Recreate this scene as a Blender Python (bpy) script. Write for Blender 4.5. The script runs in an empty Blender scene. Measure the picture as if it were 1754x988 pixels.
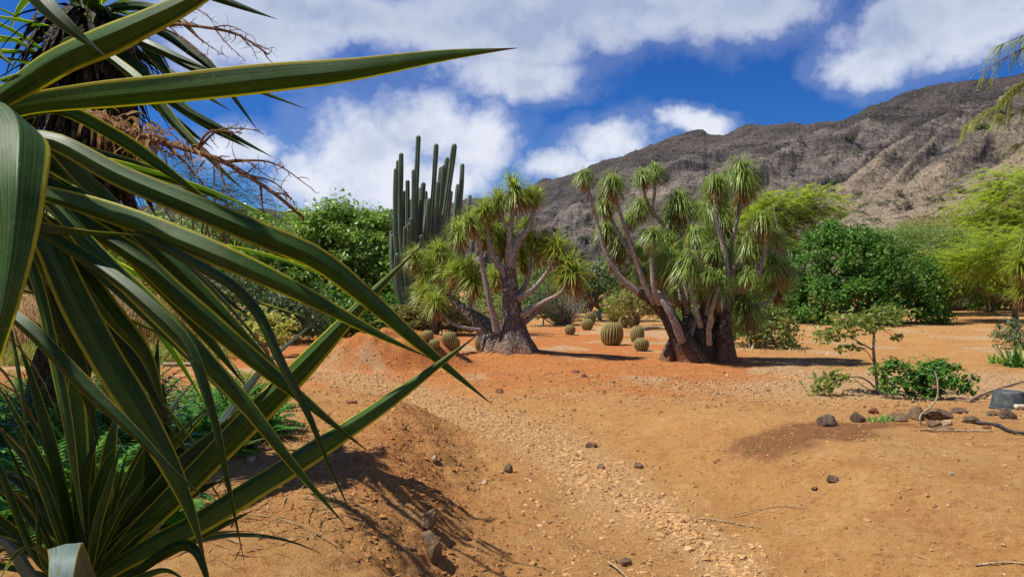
import bpy, math
import numpy as np
from mathutils import Vector

SC = bpy.context.scene
COL = SC.collection
RAD = math.radians

# ------------------------------------------------------------------ camera
F = 1250.0            # focal length in pixels of a 1754 px wide picture
CX, HY = 877.0, 500.0  # column of the optical axis, row of the horizon
CAMZ = 1.5
cam_d = bpy.data.cameras.new('camera')
cam_d.sensor_width = 36.0
cam_d.lens = 36.0 * F / 1754.0
cam_d.clip_start = 0.02
cam_d.clip_end = 6000
cam = bpy.data.objects.new('camera', cam_d)
COL.objects.link(cam)
cam.location = (0, 0, CAMZ)
cam.rotation_euler = (RAD(90) + math.atan((HY - 494.0) / F), 0, 0)
SC.camera = cam

# ------------------------------------------------------------------ light
SUN_EL, SUN_AZ = 59.0, -92.0      # azimuth from +Y (ahead) clockwise: -90 is left, beyond it is behind the camera
sx = math.sin(RAD(SUN_AZ)) * math.cos(RAD(SUN_EL))
sy = math.cos(RAD(SUN_AZ)) * math.cos(RAD(SUN_EL))
sz = math.sin(RAD(SUN_EL))
SUNV = Vector((sx, sy, sz))
sun_d = bpy.data.lights.new('sun', 'SUN')
sun_d.energy = 5.0
sun_d.angle = RAD(0.53)
sun_d.color = (1.0, 0.955, 0.88)
sun = bpy.data.objects.new('sun', sun_d)
COL.objects.link(sun)
sun.rotation_euler = SUNV.to_track_quat('Z', 'Y').to_euler()
sun.location = (-30, -10, 50)

SC.view_settings.view_transform = 'Standard'
SC.view_settings.look = 'None'
SC.view_settings.gamma = 1.0
SC.view_settings.exposure = 0.36
SC.view_settings.use_curve_mapping = False
SC.render.engine = 'CYCLES'
SC.cycles.max_bounces = 6
SC.cycles.diffuse_bounces = 3
SC.cycles.glossy_bounces = 2
SC.cycles.transmission_bounces = 3
SC.cycles.transparent_max_bounces = 4
try:
    SC.cycles.use_denoising = True
except Exception:
    pass


# ------------------------------------------------------------------ node helper
class NT:
    def __init__(self, tree):
        self.t = tree
        self.n = tree.nodes
        self.l = tree.links

    def new(self, typ, **kw):
        nd = self.n.new(typ)
        for k, v in kw.items():
            setattr(nd, k, v)
        return nd

    def put(self, sock, v):
        if v is None:
            return
        if isinstance(v, bpy.types.NodeSocket):
            self.l.new(v, sock)
        else:
            if isinstance(v, (tuple, list)) and len(v) == 3 and sock.type == 'RGBA':
                v = (v[0], v[1], v[2], 1)
            sock.default_value = v

    def math(self, op, a, b=None, c=None, clamp=False):
        nd = self.new('ShaderNodeMath', operation=op, use_clamp=clamp)
        self.put(nd.inputs[0], a)
        self.put(nd.inputs[1], b)
        self.put(nd.inputs[2], c)
        return nd.outputs[0]

    def vmath(self, op, a, b=None, out=0):
        nd = self.new('ShaderNodeVectorMath', operation=op)
        self.put(nd.inputs[0], a)
        self.put(nd.inputs[1], b)
        return nd.outputs[out]

    def mix(self, fac, a, b, blend='MIX'):
        nd = self.new('ShaderNodeMix', data_type='RGBA', blend_type=blend)
        self.put(nd.inputs[0], fac)
        self.put(nd.inputs[6], a)
        self.put(nd.inputs[7], b)
        return nd.outputs[2]

    def noise(self, vec, scale, detail=4, rough=0.55, dist=0.0, out=0):
        nd = self.new('ShaderNodeTexNoise')
        if vec is not None:
            self.l.new(vec, nd.inputs['Vector'])
        nd.inputs['Scale'].default_value = scale
        nd.inputs['Detail'].default_value = detail
        nd.inputs['Roughness'].default_value = rough
        nd.inputs['Distortion'].default_value = dist
        return nd.outputs[out]

    def ramp(self, v, lo, hi, a=0.0, b=1.0, smooth=True):
        nd = self.new('ShaderNodeMapRange')
        nd.interpolation_type = 'SMOOTHSTEP' if smooth else 'LINEAR'
        nd.clamp = True
        self.put(nd.inputs['Value'], v)
        nd.inputs['From Min'].default_value = lo
        nd.inputs['From Max'].default_value = hi
        nd.inputs['To Min'].default_value = a
        nd.inputs['To Max'].default_value = b
        return nd.outputs['Result']

    def attr(self, name):
        nd = self.new('ShaderNodeAttribute', attribute_name=name)
        return nd.outputs['Fac']

    def bump(self, h, strength, dist=0.02, normal=None):
        nd = self.new('ShaderNodeBump')
        nd.inputs['Strength'].default_value = strength
        nd.inputs['Distance'].default_value = dist
        self.l.new(h, nd.inputs['Height'])
        if normal is not None:
            self.l.new(normal, nd.inputs['Normal'])
        return nd.outputs[0]


MATS = {}


def new_mat(name):
    m = bpy.data.materials.new(name)
    m.use_nodes = True
    m.node_tree.nodes.clear()
    t = NT(m.node_tree)
    out = t.new('ShaderNodeOutputMaterial')
    MATS[name] = m
    return m, t, out


def principled(t, col, rough=0.8, spec=0.3, normal=None):
    b = t.new('ShaderNodeBsdfPrincipled')
    t.put(b.inputs['Base Color'], col)
    t.put(b.inputs['Roughness'], rough)
    t.put(b.inputs['Specular IOR Level'], spec)
    if normal is not None:
        t.l.new(normal, b.inputs['Normal'])
    return b


# ------------------------------------------------------------------ world: clear deep sky with cumulus
def px_dir(px, py):
    v = Vector(((px - CX) / F, 1.0, (HY - py) / F))
    return v.normalized()


world = bpy.data.worlds.new('World')
SC.world = world
world.use_nodes = True
world.node_tree.nodes.clear()
W = NT(world.node_tree)
w_out = W.new('ShaderNodeOutputWorld')
bg = W.new('ShaderNodeBackground')
sky = W.new('ShaderNodeTexSky')
sky.sky_type = 'NISHITA'
sky.sun_disc = False
sky.sun_elevation = RAD(SUN_EL)
sky.sun_rotation = RAD(SUN_AZ)
sky.altitude = 50
sky.air_density = 1.0
sky.dust_density = 0.15
sky.ozone_density = 3.0
SKY_STR = 0.058
bg.inputs['Strength'].default_value = SKY_STR
tc = W.new('ShaderNodeTexCoord')
D = W.vmath('NORMALIZE', tc.outputs['Generated'])
sep = W.new('ShaderNodeSeparateXYZ')
W.l.new(D, sep.inputs[0])
hs = W.new('ShaderNodeHueSaturation')
hs.inputs['Hue'].default_value = 0.512
hs.inputs['Saturation'].default_value = 1.27
hs.inputs['Value'].default_value = 1.0
W.l.new(sky.outputs[0], hs.inputs['Color'])
sky_col = W.mix(1.0, hs.outputs[0], (0.40, 0.86, 1.34), 'MULTIPLY')
# cloud masses: centre (as seen by a viewer in the garden) and half sizes in thousandths of a radian
CLOUDS = [
    (620, 262, 155, 100), (735, 215, 135, 88), (815, 255, 105, 85), (545, 300, 110, 70), (690, 325, 210, 70),
    (560, 20, 330, 75), (820, 45, 285, 92), (1050, 5, 300, 82), (890, 130, 140, 60), (1270, 10, 150, 70), (430, 60, 170, 85),
    (1040, 250, 110, 52), (960, 292, 90, 40), (1200, 216, 72, 30),
    (1575, 42, 130, 76), (1720, 10, 170, 72), (1500, 100, 80, 50), (1690, 65, 110, 45),
    (405, 255, 70, 45),
]
field = None
wn = W.noise(D, 7.0, 5, 0.6, 0, out=1)
warp = W.vmath('MULTIPLY', W.vmath('SUBTRACT', wn, (0.5, 0.5, 0.5)), (0.13, 0.13, 0.10))
Dw = W.vmath('ADD', D, warp)
for (cx, cy, rx, ry) in CLOUDS:
    c = px_dir(cx, cy)
    q = W.vmath('SUBTRACT', Dw, tuple(c))
    q = W.vmath('MULTIPLY', q, (F / rx, F / rx, F / ry))
    ln = W.vmath('LENGTH', q, out=1)
    f = W.math('SUBTRACT', 1.0, ln)
    field = f if field is None else W.math('MAXIMUM', field, f)
# the same kind of broken cloud everywhere else in the sky
gen = W.noise(D, 2.6, 3, 0.5)
gen = W.ramp(gen, 0.46, 0.66, -0.5, 0.7, smooth=False)
ahead = W.math('MULTIPLY', W.ramp(sep.outputs[1], 0.66, 0.80), W.ramp(sep.outputs[2], 0.44, 0.36))
gen = W.math('SUBTRACT', gen, W.math('MULTIPLY', ahead, 3.0))
field = W.math('MAXIMUM', field, gen)
n1 = W.noise(D, 11.0, 8, 0.62)
n2 = W.noise(D, 34.0, 5, 0.6)
fz = W.math('ADD', field, W.math('MULTIPLY', W.math('SUBTRACT', n1, 0.5), 1.05))
fz = W.math('ADD', fz, W.math('MULTIPLY', W.math('SUBTRACT', n2, 0.5), 0.36))
dens = W.ramp(fz, 0.0, 0.72)
wisp = W.ramp(fz, -0.30, 0.15, 0.0, 0.12)
dens = W.math('MAXIMUM', dens, wisp)
dens = W.math('MULTIPLY', dens, W.ramp(sep.outputs[2], -0.02, 0.05))
# thick parts high overhead show their grey underside, edges and lower heaps are white
sh = W.noise(W.vmath('ADD', D, (0.035, 0.012, -0.03)), 9.0, 6, 0.6)
under = W.ramp(sep.outputs[2], 0.20, 0.36)
grey = W.math('MULTIPLY', W.ramp(fz, 0.1, 0.9), W.math('ADD', W.math('MULTIPLY', under, 0.8), 0.05))
grey = W.math('ADD', grey, W.math('MULTIPLY', W.ramp(sh, 0.46, 0.70), 0.5), clamp=True)
ccol = W.mix(grey, (11.0, 11.5, 12.8), (5.0, 6.1, 8.7))
final = W.mix(dens, sky_col, ccol)
W.l.new(final, bg.inputs['Color'])
W.l.new(bg.outputs[0], w_out.inputs[0])

# ------------------------------------------------------------------ numpy noise
_rs = np.random.RandomState(7)
_perm = np.concatenate([_rs.permutation(256)] * 3)
_g2 = np.stack([np.cos(np.arange(256) / 256 * 2 * np.pi), np.sin(np.arange(256) / 256 * 2 * np.pi)], 1)


def perlin(x, y):
    x = np.asarray(x, float)
    y = np.asarray(y, float)
    xi = np.floor(x).astype(int)
    yi = np.floor(y).astype(int)
    xf, yf = x - xi, y - yi
    xi &= 255
    yi &= 255
    u = xf * xf * xf * (xf * (xf * 6 - 15) + 10)
    v = yf * yf * yf * (yf * (yf * 6 - 15) + 10)

    def g(ix, iy, dx, dy):
        h = _perm[_perm[ix] + iy]
        gg = _g2[h]
        return gg[..., 0] * dx + gg[..., 1] * dy
    a = g(xi, yi, xf, yf)
    b = g((xi + 1) & 255, yi, xf - 1, yf)
    c = g(xi, (yi + 1) & 255, xf, yf - 1)
    d = g((xi + 1) & 255, (yi + 1) & 255, xf - 1, yf - 1)
    return (a + (b - a) * u) + ((c + (d - c) * u) - (a + (b - a) * u)) * v


def fbm(x, y, octv=4, gain=0.5, lac=2.03):
    s, a, tot = 0, 1.0, 0
    for i in range(octv):
        s = s + a * perlin(x + 17.3 * i, y - 9.1 * i)
        tot += a
        a *= gain
        x = x * lac
        y = y * lac
    return s / tot


def sstep(a, b, x):
    t = np.clip((np.asarray(x, float) - a) / (b - a), 0, 1)
    return t * t * (3 - 2 * t)


# ------------------------------------------------------------------ mesh helpers
class Geo:
    """verts, faces (quads, a triangle repeats nothing), per-vertex attributes"""

    def __init__(self):
        self.v = []
        self.f4 = []
        self.f3 = []
        self.at = {}
        self.n = 0

    def add(self, v, f4=None, f3=None, **at):
        v = np.asarray(v, float).reshape(-1, 3)
        if f4 is not None and len(f4):
            self.f4.append(np.asarray(f4, np.int64).reshape(-1, 4) + self.n)
        if f3 is not None and len(f3):
            self.f3.append(np.asarray(f3, np.int64).reshape(-1, 3) + self.n)
        for k in set(self.at) | set(at):
            cur = self.at.setdefault(k, [np.zeros(self.n)] if self.n else [])
            val = at.get(k, 0.0)
            cur.append(np.broadcast_to(np.asarray(val, float), (len(v),)).copy())
        self.v.append(v)
        self.n += len(v)
        return self

    def mesh(self, name, mats, smooth=True, auto=None):
        me = bpy.data.meshes.new(name)
        v = np.concatenate(self.v) if self.v else np.zeros((0, 3))
        f4 = np.concatenate(self.f4) if self.f4 else np.zeros((0, 4), np.int64)
        f3 = np.concatenate(self.f3) if self.f3 else np.zeros((0, 3), np.int64)
        nl = f4.size + f3.size
        me.vertices.add(len(v))
        me.vertices.foreach_set('co', v.astype(np.float32).ravel())
        me.loops.add(nl)
        me.loops.foreach_set('vertex_index', np.concatenate([f4.ravel(), f3.ravel()]).astype(np.int32))
        npoly = len(f4) + len(f3)
        me.polygons.add(npoly)
        ls = np.concatenate([np.arange(len(f4)) * 4, f4.size + np.arange(len(f3)) * 3]).astype(np.int32)
        me.polygons.foreach_set('loop_start', ls)
        me.polygons.foreach_set('use_smooth', np.full(npoly, smooth, bool))
        for k, lst in self.at.items():
            a = me.attributes.new(k, 'FLOAT', 'POINT')
            a.data.foreach_set('value', np.concatenate(lst).astype(np.float32))
        me.update(calc_edges=True)
        me.validate()
        for m in (mats if isinstance(mats, (list, tuple)) else [mats]):
            me.materials.append(MATS[m])
        return me


def mesh_ob(name, geo, mat, parent=None, loc=None, smooth=True):
    me = geo.mesh(name, mat, smooth) if isinstance(geo, Geo) else geo
    o = bpy.data.objects.new(name, me)
    COL.objects.link(o)
    if parent is not None:
        o.parent = parent
    if loc is not None:
        o.location = loc
    return o


def tag(o, label=None, cat=None, group=None, kind=None):
    if label:
        o['label'] = label
    if cat:
        o['category'] = cat
    if group:
        o['group'] = group
    if kind:
        o['kind'] = kind
    return o


def thing(name, loc, label, cat, group=None):
    o = bpy.data.objects.new(name, None)
    COL.objects.link(o)
    o.location = loc
    o.empty_display_size = 0.2
    return tag(o, label, cat, group)


def part(name, geo, mat, parent, smooth=True, kind=None):
    """geometry given in world coordinates, stored relative to its thing"""
    off = np.zeros(3)
    p = parent
    while p is not None:
        off += np.array(p.location)
        p = p.parent
    if isinstance(geo, Geo):
        geo.v = [v - off for v in geo.v]
    o = mesh_ob(name, geo, mat, parent, smooth=smooth)
    if kind:
        o['kind'] = kind
    return o


def nrm(a):
    a = np.asarray(a, float)
    return a / np.maximum(np.linalg.norm(a, axis=-1, keepdims=True), 1e-9)


def P(px, py, Y):
    return np.array([(px - CX) / F * Y, Y, CAMZ + (HY - py) / F * Y])


def spline(pts, n):
    """Catmull-Rom through pts, n samples"""
    p = np.asarray(pts, float)
    if len(p) == 2:
        t = np.linspace(0, 1, n)[:, None]
        return p[0] * (1 - t) + p[1] * t
    e = np.vstack([2 * p[0] - p[1], p, 2 * p[-1] - p[-2]])
    seg = np.linalg.norm(np.diff(p[:, :3], axis=0), axis=1)
    cum = np.concatenate([[0], np.cumsum(seg)])
    u = np.linspace(0, cum[-1], n)
    i = np.clip(np.searchsorted(cum, u, side='right') - 1, 0, len(p) - 2)
    t = ((u - cum[i]) / np.maximum(seg[i], 1e-9))[:, None]
    a, b, c, d = e[i], e[i + 1], e[i + 2], e[i + 3]
    return 0.5 * ((2 * b) + (-a + c) * t + (2 * a - 5 * b + 4 * c - d) * t * t + (-a + 3 * b - 3 * c + d) * t ** 3)


def frames(p):
    t = nrm(np.gradient(p, axis=0))
    ref = np.array([0, 1.0, 0]) if abs(t[0][1]) < 0.9 else np.array([1.0, 0, 0])
    a = np.zeros_like(p)
    x = np.cross(t[0], ref)
    x /= np.linalg.norm(x)
    for i in range(len(p)):
        x = x - t[i] * np.dot(x, t[i])
        x /= max(np.linalg.norm(x), 1e-9)
        a[i] = x
    b = np.cross(t, a)
    return t, a, b


def tube(geo, p, r, k=8, cap=True, rough=0.0, seed=0, ribs=0, ribd=0.0, **at):
    p = np.asarray(p, float)
    n = len(p)
    r = np.broadcast_to(np.asarray(r, float), (n,))
    t, a, b = frames(p)
    th = np.linspace(0, 2 * np.pi, k, endpoint=False)
    rr = r[:, None] * np.ones(k)[None]
    if rough:
        s = np.concatenate([[0], np.cumsum(np.linalg.norm(np.diff(p, axis=0), axis=1))]) / max(r.max(), 1e-3)
        rr = rr * (1 + rough * 2 * fbm(np.cos(th)[None] * 1.3 + seed * 3.7 + s[:, None] * 0.25, np.sin(th)[None] * 1.3 + s[:, None] * 0.6, 3))
    if ribs:
        rr = rr * (1 - ribd * (0.5 - 0.5 * np.cos(th * ribs))[None])
    v = p[:, None] + rr[..., None] * (np.cos(th)[None, :, None] * a[:, None] + np.sin(th)[None, :, None] * b[:, None])
    v = v.reshape(-1, 3)
    i = np.arange(n - 1)[:, None] * k
    j = np.arange(k)[None]
    j2 = (j + 1) % k
    f = np.stack([i + j, i + j2, i + k + j2, i + k + j], -1).reshape(-1, 4)
    f3 = None
    if cap:
        v = np.vstack([v, p[:1], p[-1:]])
        c0, c1 = n * k, n * k + 1
        jj = np.arange(k)
        f3 = np.vstack([np.stack([np.full(k, c0), (jj + 1) % k, jj], 1),
                        np.stack([np.full(k, c1), (n - 1) * k + jj, (n - 1) * k + (jj + 1) % k], 1)])
    geo.add(v, f, f3, **at)
    return geo


def ribbons(geo, base, dirv, length, width, droop, segs=5, taper=1.0, fold=0.0, curl=None, tint=None, wmax=0.3, twist=None):
    """many narrow leaves at once: arching under their own weight, pointed"""
    base = np.asarray(base, float).reshape(-1, 3)
    N = len(base)
    d = nrm(np.broadcast_to(dirv, (N, 3)))
    L = np.broadcast_to(length, (N,)).astype(float)
    Wd = np.broadcast_to(width, (N,)).astype(float)
    dr = np.broadcast_to(droop, (N,)).astype(float)
    s = np.linspace(0, 1, segs + 1)
    # integrate a direction that sags progressively
    dd = d[:, None, :] + np.array([0, 0, -1.0])[None, None] * (dr[:, None] * (s ** 1.5)[None] * 2.0)[..., None]
    dd = nrm(dd)
    step = (L / segs)[:, None, None] * dd
    p = base[:, None] + np.concatenate([np.zeros((N, 1, 3)), np.cumsum(step[:, :-1] * 0.5 + step[:, 1:] * 0.5, axis=1)], 1)
    side = np.cross(dd, np.array([0, 0, 1.0]))
    ln = np.linalg.norm(side, axis=-1, keepdims=True)
    side = np.where(ln > 0.05, side / np.maximum(ln, 1e-6), np.array([1.0, 0, 0]))
    if twist is not None:
        nn = np.cross(side, dd)
        tw = np.broadcast_to(twist, (N,))[:, None, None]
        side = side * np.cos(tw) + nn * np.sin(tw)
    prof = np.where(s < wmax, 0.55 + 0.45 * s / wmax, np.maximum(1 - ((s - wmax) / (1 - wmax)) ** (1.6 * taper), 0.03))
    hw = (Wd[:, None] * prof[None] * 0.5)[..., None]
    k = segs + 1
    if fold:
        nrmv = nrm(np.cross(side, dd))
        v = np.stack([p - side * hw + nrmv * hw * fold, p, p + side * hw + nrmv * hw * fold], 2)
        m = 3
    else:
        v = np.stack([p - side * hw, p + side * hw], 2)
        m = 2
    idx = np.arange(N)[:, None] * k * m + np.arange(segs)[None] * m
    fs = []
    for q in range(m - 1):
        fs.append(np.stack([idx + q, idx + q + 1, idx + m + q + 1, idx + m + q], -1).reshape(-1, 4))
    tv = np.random.RandomState(N).rand(N) if tint is None else np.broadcast_to(tint, (N,))
    geo.add(v.reshape(-1, 3), np.concatenate(fs), None, tint=np.repeat(tv, k * m), along=np.tile(np.repeat(s, m), N))
    return geo


def leaves(geo, pos, nor, size, aspect=0.55, fold=0.25, rs=None, tint=None, axis=None):
    """broad leaves: two-facet rhombs with a fold along the midrib"""
    pos = np.asarray(pos, float)
    N = len(pos)
    n = nrm(nor)
    a = nrm(rs.normal(size=(N, 3))) if axis is None else nrm(axis)
    a = nrm(a - n * (a * n).sum(1, keepdims=True))
    b = np.cross(n, a)
    sz = np.broadcast_to(size, (N,))[:, None]
    tip = pos + a * sz * 0.5 - n * sz * 0.08
    bas = pos - a * sz * 0.5
    l = pos + b * sz * aspect * 0.5 + n * sz * fold * aspect * 0.5 - a * sz * 0.04
    r = pos - b * sz * aspect * 0.5 + n * sz * fold * aspect * 0.5 - a * sz * 0.04
    v = np.stack([bas, l, tip, r], 1).reshape(-1, 3)
    i = np.arange(N)[:, None] * 4
    f3 = np.concatenate([i + np.array([[0, 2, 1]]), i + np.array([[0, 3, 2]])])
    tv = rs.rand(N) if tint is None else np.broadcast_to(tint, (N,))
    geo.add(v, None, f3, tint=np.repeat(tv, 4))
    return geo

# ------------------------------------------------------------------ materials
def leaf_mat(name, c0, c1, trans=0.3, rough=0.5, spec=0.35, tcol=None, dry=None):
    m, t, out = new_mat(name)
    ti = t.attr('tint')
    col = t.mix(ti, c0, c1)
    geo = t.new('ShaderNodeNewGeometry')
    nz = t.noise(geo.outputs['Position'], 1.7, 3)
    col = t.mix(t.ramp(nz, 0.35, 0.7, 0, 0.35), col, tuple(x * 0.55 for x in c0))
    if dry is not None:
        col = t.mix(t.ramp(ti, 0.93, 0.97), col, dry)
    b = principled(t, col, rough, spec)
    tr = t.new('ShaderNodeBsdfTranslucent')
    tcl = tcol or tuple(min(1, x * 1.6 + 0.01) for x in c1)
    t.put(tr.inputs[0], t.mix(0.35, col, tcl))
    mx = t.new('ShaderNodeMixShader')
    mx.inputs[0].default_value = trans
    t.l.new(b.outputs[0], mx.inputs[1])
    t.l.new(tr.outputs[0], mx.inputs[2])
    t.l.new(mx.outputs[0], out.inputs[0])
    return m


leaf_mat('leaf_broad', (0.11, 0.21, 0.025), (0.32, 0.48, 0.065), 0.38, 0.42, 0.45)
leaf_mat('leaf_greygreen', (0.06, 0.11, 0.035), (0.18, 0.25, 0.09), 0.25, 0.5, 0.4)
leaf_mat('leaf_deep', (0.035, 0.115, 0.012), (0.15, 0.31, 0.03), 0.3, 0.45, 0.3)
leaf_mat('leaf_fine', (0.15, 0.23, 0.055), (0.31, 0.41, 0.11), 0.35, 0.6, 0.2)
leaf_mat('leaf_lime', (0.22, 0.31, 0.02), (0.46, 0.56, 0.05), 0.45, 0.55, 0.25)
leaf_mat('leaf_yellow', (0.30, 0.36, 0.05), (0.62, 0.62, 0.16), 0.35, 0.5, 0.3)
leaf_mat('leaf_young', (0.09, 0.17, 0.02), (0.32, 0.36, 0.075), 0.35, 0.45, 0.4)
leaf_mat('leaf_rosette', (0.12, 0.21, 0.03), (0.38, 0.50, 0.09), 0.3, 0.38, 0.5, dry=(0.33, 0.19, 0.07))
leaf_mat('leaf_rosette_bright', (0.16, 0.25, 0.022), (0.44, 0.53, 0.065), 0.35, 0.4, 0.45, dry=(0.36, 0.2, 0.06))
leaf_mat('leaf_dry', (0.24, 0.12, 0.045), (0.46, 0.28, 0.12), 0.2, 0.7, 0.15)
leaf_mat('leaf_straw', (0.38, 0.26, 0.12), (0.68, 0.52, 0.29), 0.2, 0.7, 0.15)
leaf_mat('leaf_fern', (0.05, 0.17, 0.015), (0.16, 0.40, 0.03), 0.35, 0.4, 0.4)
leaf_mat('leaf_grass', (0.16, 0.22, 0.03), (0.42, 0.40, 0.09), 0.35, 0.6, 0.2)
leaf_mat('leaf_reed', (0.18, 0.22, 0.04), (0.50, 0.34, 0.13), 0.3, 0.6, 0.2)
leaf_mat('leaf_blue', (0.16, 0.24, 0.20), (0.30, 0.40, 0.36), 0.1, 0.5, 0.3)
leaf_mat('leaf_dusty', (0.20, 0.16, 0.10), (0.36, 0.31, 0.22), 0.2, 0.8, 0.1)
leaf_mat('leaf_olive', (0.16, 0.17, 0.035), (0.32, 0.29, 0.07), 0.3, 0.6, 0.2)
leaf_mat('needle_dark', (0.03, 0.07, 0.018), (0.09, 0.15, 0.04), 0.25, 0.5, 0.3)


def bark_mat(name, c0, c1, c2, scale=14, bump=0.6, base_z=None):
    m, t, out = new_mat(name)
    geo = t.new('ShaderNodeNewGeometry')
    pos = geo.outputs['Position']
    n1 = t.noise(pos, scale, 6, 0.65)
    n2 = t.noise(pos, scale * 0.18, 3)
    vo = t.new('ShaderNodeTexVoronoi')
    vo.feature = 'DISTANCE_TO_EDGE'
    sc = t.new('ShaderNodeMapping')
    sc.inputs['Scale'].default_value = (scale * 1.6, scale * 1.6, scale * 0.55)
    t.l.new(pos, sc.inputs[0])
    t.l.new(sc.outputs[0], vo.inputs['Vector'])
    vo.inputs['Scale'].default_value = 1.0
    cr = t.ramp(vo.outputs[0], 0.0, 0.18)
    col = t.mix(t.ramp(n1, 0.35, 0.65), c0, c1)
    col = t.mix(t.ramp(n2, 0.45, 0.7), col, c2)
    col = t.mix(t.math('MULTIPLY', t.math('SUBTRACT', 1.0, cr), 0.55), col, tuple(x * 0.35 for x in c0))
    if base_z is not None:
        sep = t.new('ShaderNodeSeparateXYZ')
        t.l.new(pos, sep.inputs[0])
        zz = t.math('ADD', sep.outputs[2], t.math('MULTIPLY', n1, 0.35))
        col = t.mix(t.ramp(zz, base_z + 0.15, base_z + 0.6, 0.7, 0.0), col, (0.26, 0.12, 0.055))
    hgt = t.math('ADD', t.math('MULTIPLY', cr, 0.7), n1)
    b = principled(t, col, 0.9, 0.15, t.bump(hgt, bump, 0.03))
    t.l.new(b.outputs[0], out.inputs[0])
    return m


bark_mat('bark_palm', (0.11, 0.084, 0.068), (0.39, 0.335, 0.285), (0.20, 0.155, 0.122), 11, 1.0, base_z=0.1)
bark_mat('bark_limb', (0.24, 0.195, 0.16), (0.52, 0.46, 0.39), (0.34, 0.27, 0.21), 20, 0.5)
bark_mat('bark_clump_shade', (0.055, 0.040, 0.030), (0.22, 0.175, 0.14), (0.11, 0.08, 0.058), 13, 1.0, base_z=0.1)  # palm bark painted darker, for the shade under the dense crown
bark_mat('bark_dark', (0.05, 0.038, 0.028), (0.12, 0.095, 0.07), (0.08, 0.06, 0.045), 16, 0.9)
bark_mat('bark_twig', (0.20, 0.13, 0.08), (0.42, 0.30, 0.20), (0.30, 0.2, 0.13), 30, 0.4)
bark_mat('twig_grey', (0.26, 0.22, 0.18), (0.46, 0.41, 0.35), (0.34, 0.29, 0.25), 30, 0.3)
bark_mat('stalk_dry', (0.15, 0.075, 0.04), (0.42, 0.24, 0.12), (0.24, 0.12, 0.06), 60, 0.5)
bark_mat('bark_pale', (0.32, 0.22, 0.12), (0.52, 0.40, 0.25), (0.42, 0.3, 0.17), 24, 0.4)


def rock_mat(name, c0, c1, c2, scale=12):
    m, t, out = new_mat(name)
    tc = t.new('ShaderNodeTexCoord')
    pos = tc.outputs['Object']
    n1 = t.noise(pos, scale, 8, 0.7)
    n2 = t.noise(pos, scale * 3.3, 5, 0.7)
    col = t.mix(t.ramp(n1, 0.35, 0.65), c0, c1)
    col = t.mix(t.ramp(n2, 0.55, 0.75, 0, 0.8), col, c2)
    b = principled(t, col, 0.92, 0.2, t.bump(t.math('ADD', n1, t.math('MULTIPLY', n2, 0.5)), 0.9, 0.03))
    t.l.new(b.outputs[0], out.inputs[0])


rock_mat('rock_lava', (0.085, 0.055, 0.038), (0.20, 0.13, 0.085), (0.40, 0.23, 0.10))
rock_mat('rock_brown', (0.12, 0.075, 0.045), (0.25, 0.16, 0.085), (0.36, 0.23, 0.11))
rock_mat('rock_red', (0.16, 0.06, 0.03), (0.30, 0.12, 0.055), (0.4, 0.2, 0.09))
rock_mat('rock_pale', (0.34, 0.23, 0.13), (0.54, 0.40, 0.25), (0.5, 0.30, 0.14))


def simple(name, c0, c1, rough=0.6, spec=0.4, scale=8, bump=0.2):
    m, t, out = new_mat(name)
    tc = t.new('ShaderNodeTexCoord')
    n = t.noise(tc.outputs['Object'], scale, 6, 0.65)
    col = t.mix(t.ramp(n, 0.38, 0.66), c0, c1)
    b = principled(t, col, rough, spec, t.bump(n, bump, 0.005))
    t.l.new(b.outputs[0], out.inputs[0])


simple('pot_plastic', (0.045, 0.06, 0.07), (0.13, 0.13, 0.105), 0.6, 0.25, 9)
simple('hose_rubber', (0.02, 0.022, 0.026), (0.06, 0.055, 0.05), 0.6, 0.3, 10)
simple('pipe_white', (0.48, 0.40, 0.27), (0.62, 0.55, 0.42), 0.5, 0.4, 12)

# stones of the gravel: each stone keeps one tint
m, t, out = new_mat('gravel')
ti = t.attr('tint')
g = t.new('ShaderNodeNewGeometry')
n = t.noise(g.outputs['Position'], 60, 4)
col = t.mix(ti, (0.34, 0.17, 0.06), (0.55, 0.36, 0.17))
col = t.mix(t.ramp(ti, 0.0, 0.10, 0.85, 0.0), col, (0.14, 0.07, 0.04))
col = t.mix(t.ramp(n, 0.4, 0.7, 0, 0.5), col, (0.46, 0.24, 0.09))
b = principled(t, col, 0.95, 0.1)
t.l.new(b.outputs[0], out.inputs[0])

# columnar cactus, barrel cactus
m, t, out = new_mat('cactus_skin')
g = t.new('ShaderNodeNewGeometry')
n = t.noise(g.outputs['Position'], 2.2, 5, 0.6)
rb = t.attr('rib')
col = t.mix(t.ramp(n, 0.35, 0.7), (0.035, 0.068, 0.036), (0.09, 0.135, 0.07))
sp = t.new('ShaderNodeSeparateXYZ')
t.l.new(g.outputs['Position'], sp.inputs[0])
cork = t.math('ADD', sp.outputs[2], t.math('MULTIPLY', n, 2.2))
col = t.mix(t.ramp(cork, 1.6, 2.8, 0.75, 0), col, (0.20, 0.165, 0.12))
n3 = t.noise(g.outputs['Position'], 6, 5, 0.7)
col = t.mix(t.ramp(n3, 0.58, 0.7, 0, 0.5), col, (0.19, 0.17, 0.11))
col = t.mix(t.ramp(rb, 0.6, 1.0, 0, 0.85), col, (0.30, 0.34, 0.23))
b = principled(t, col, 0.55, 0.35)
t.l.new(b.outputs[0], out.inputs[0])

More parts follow.
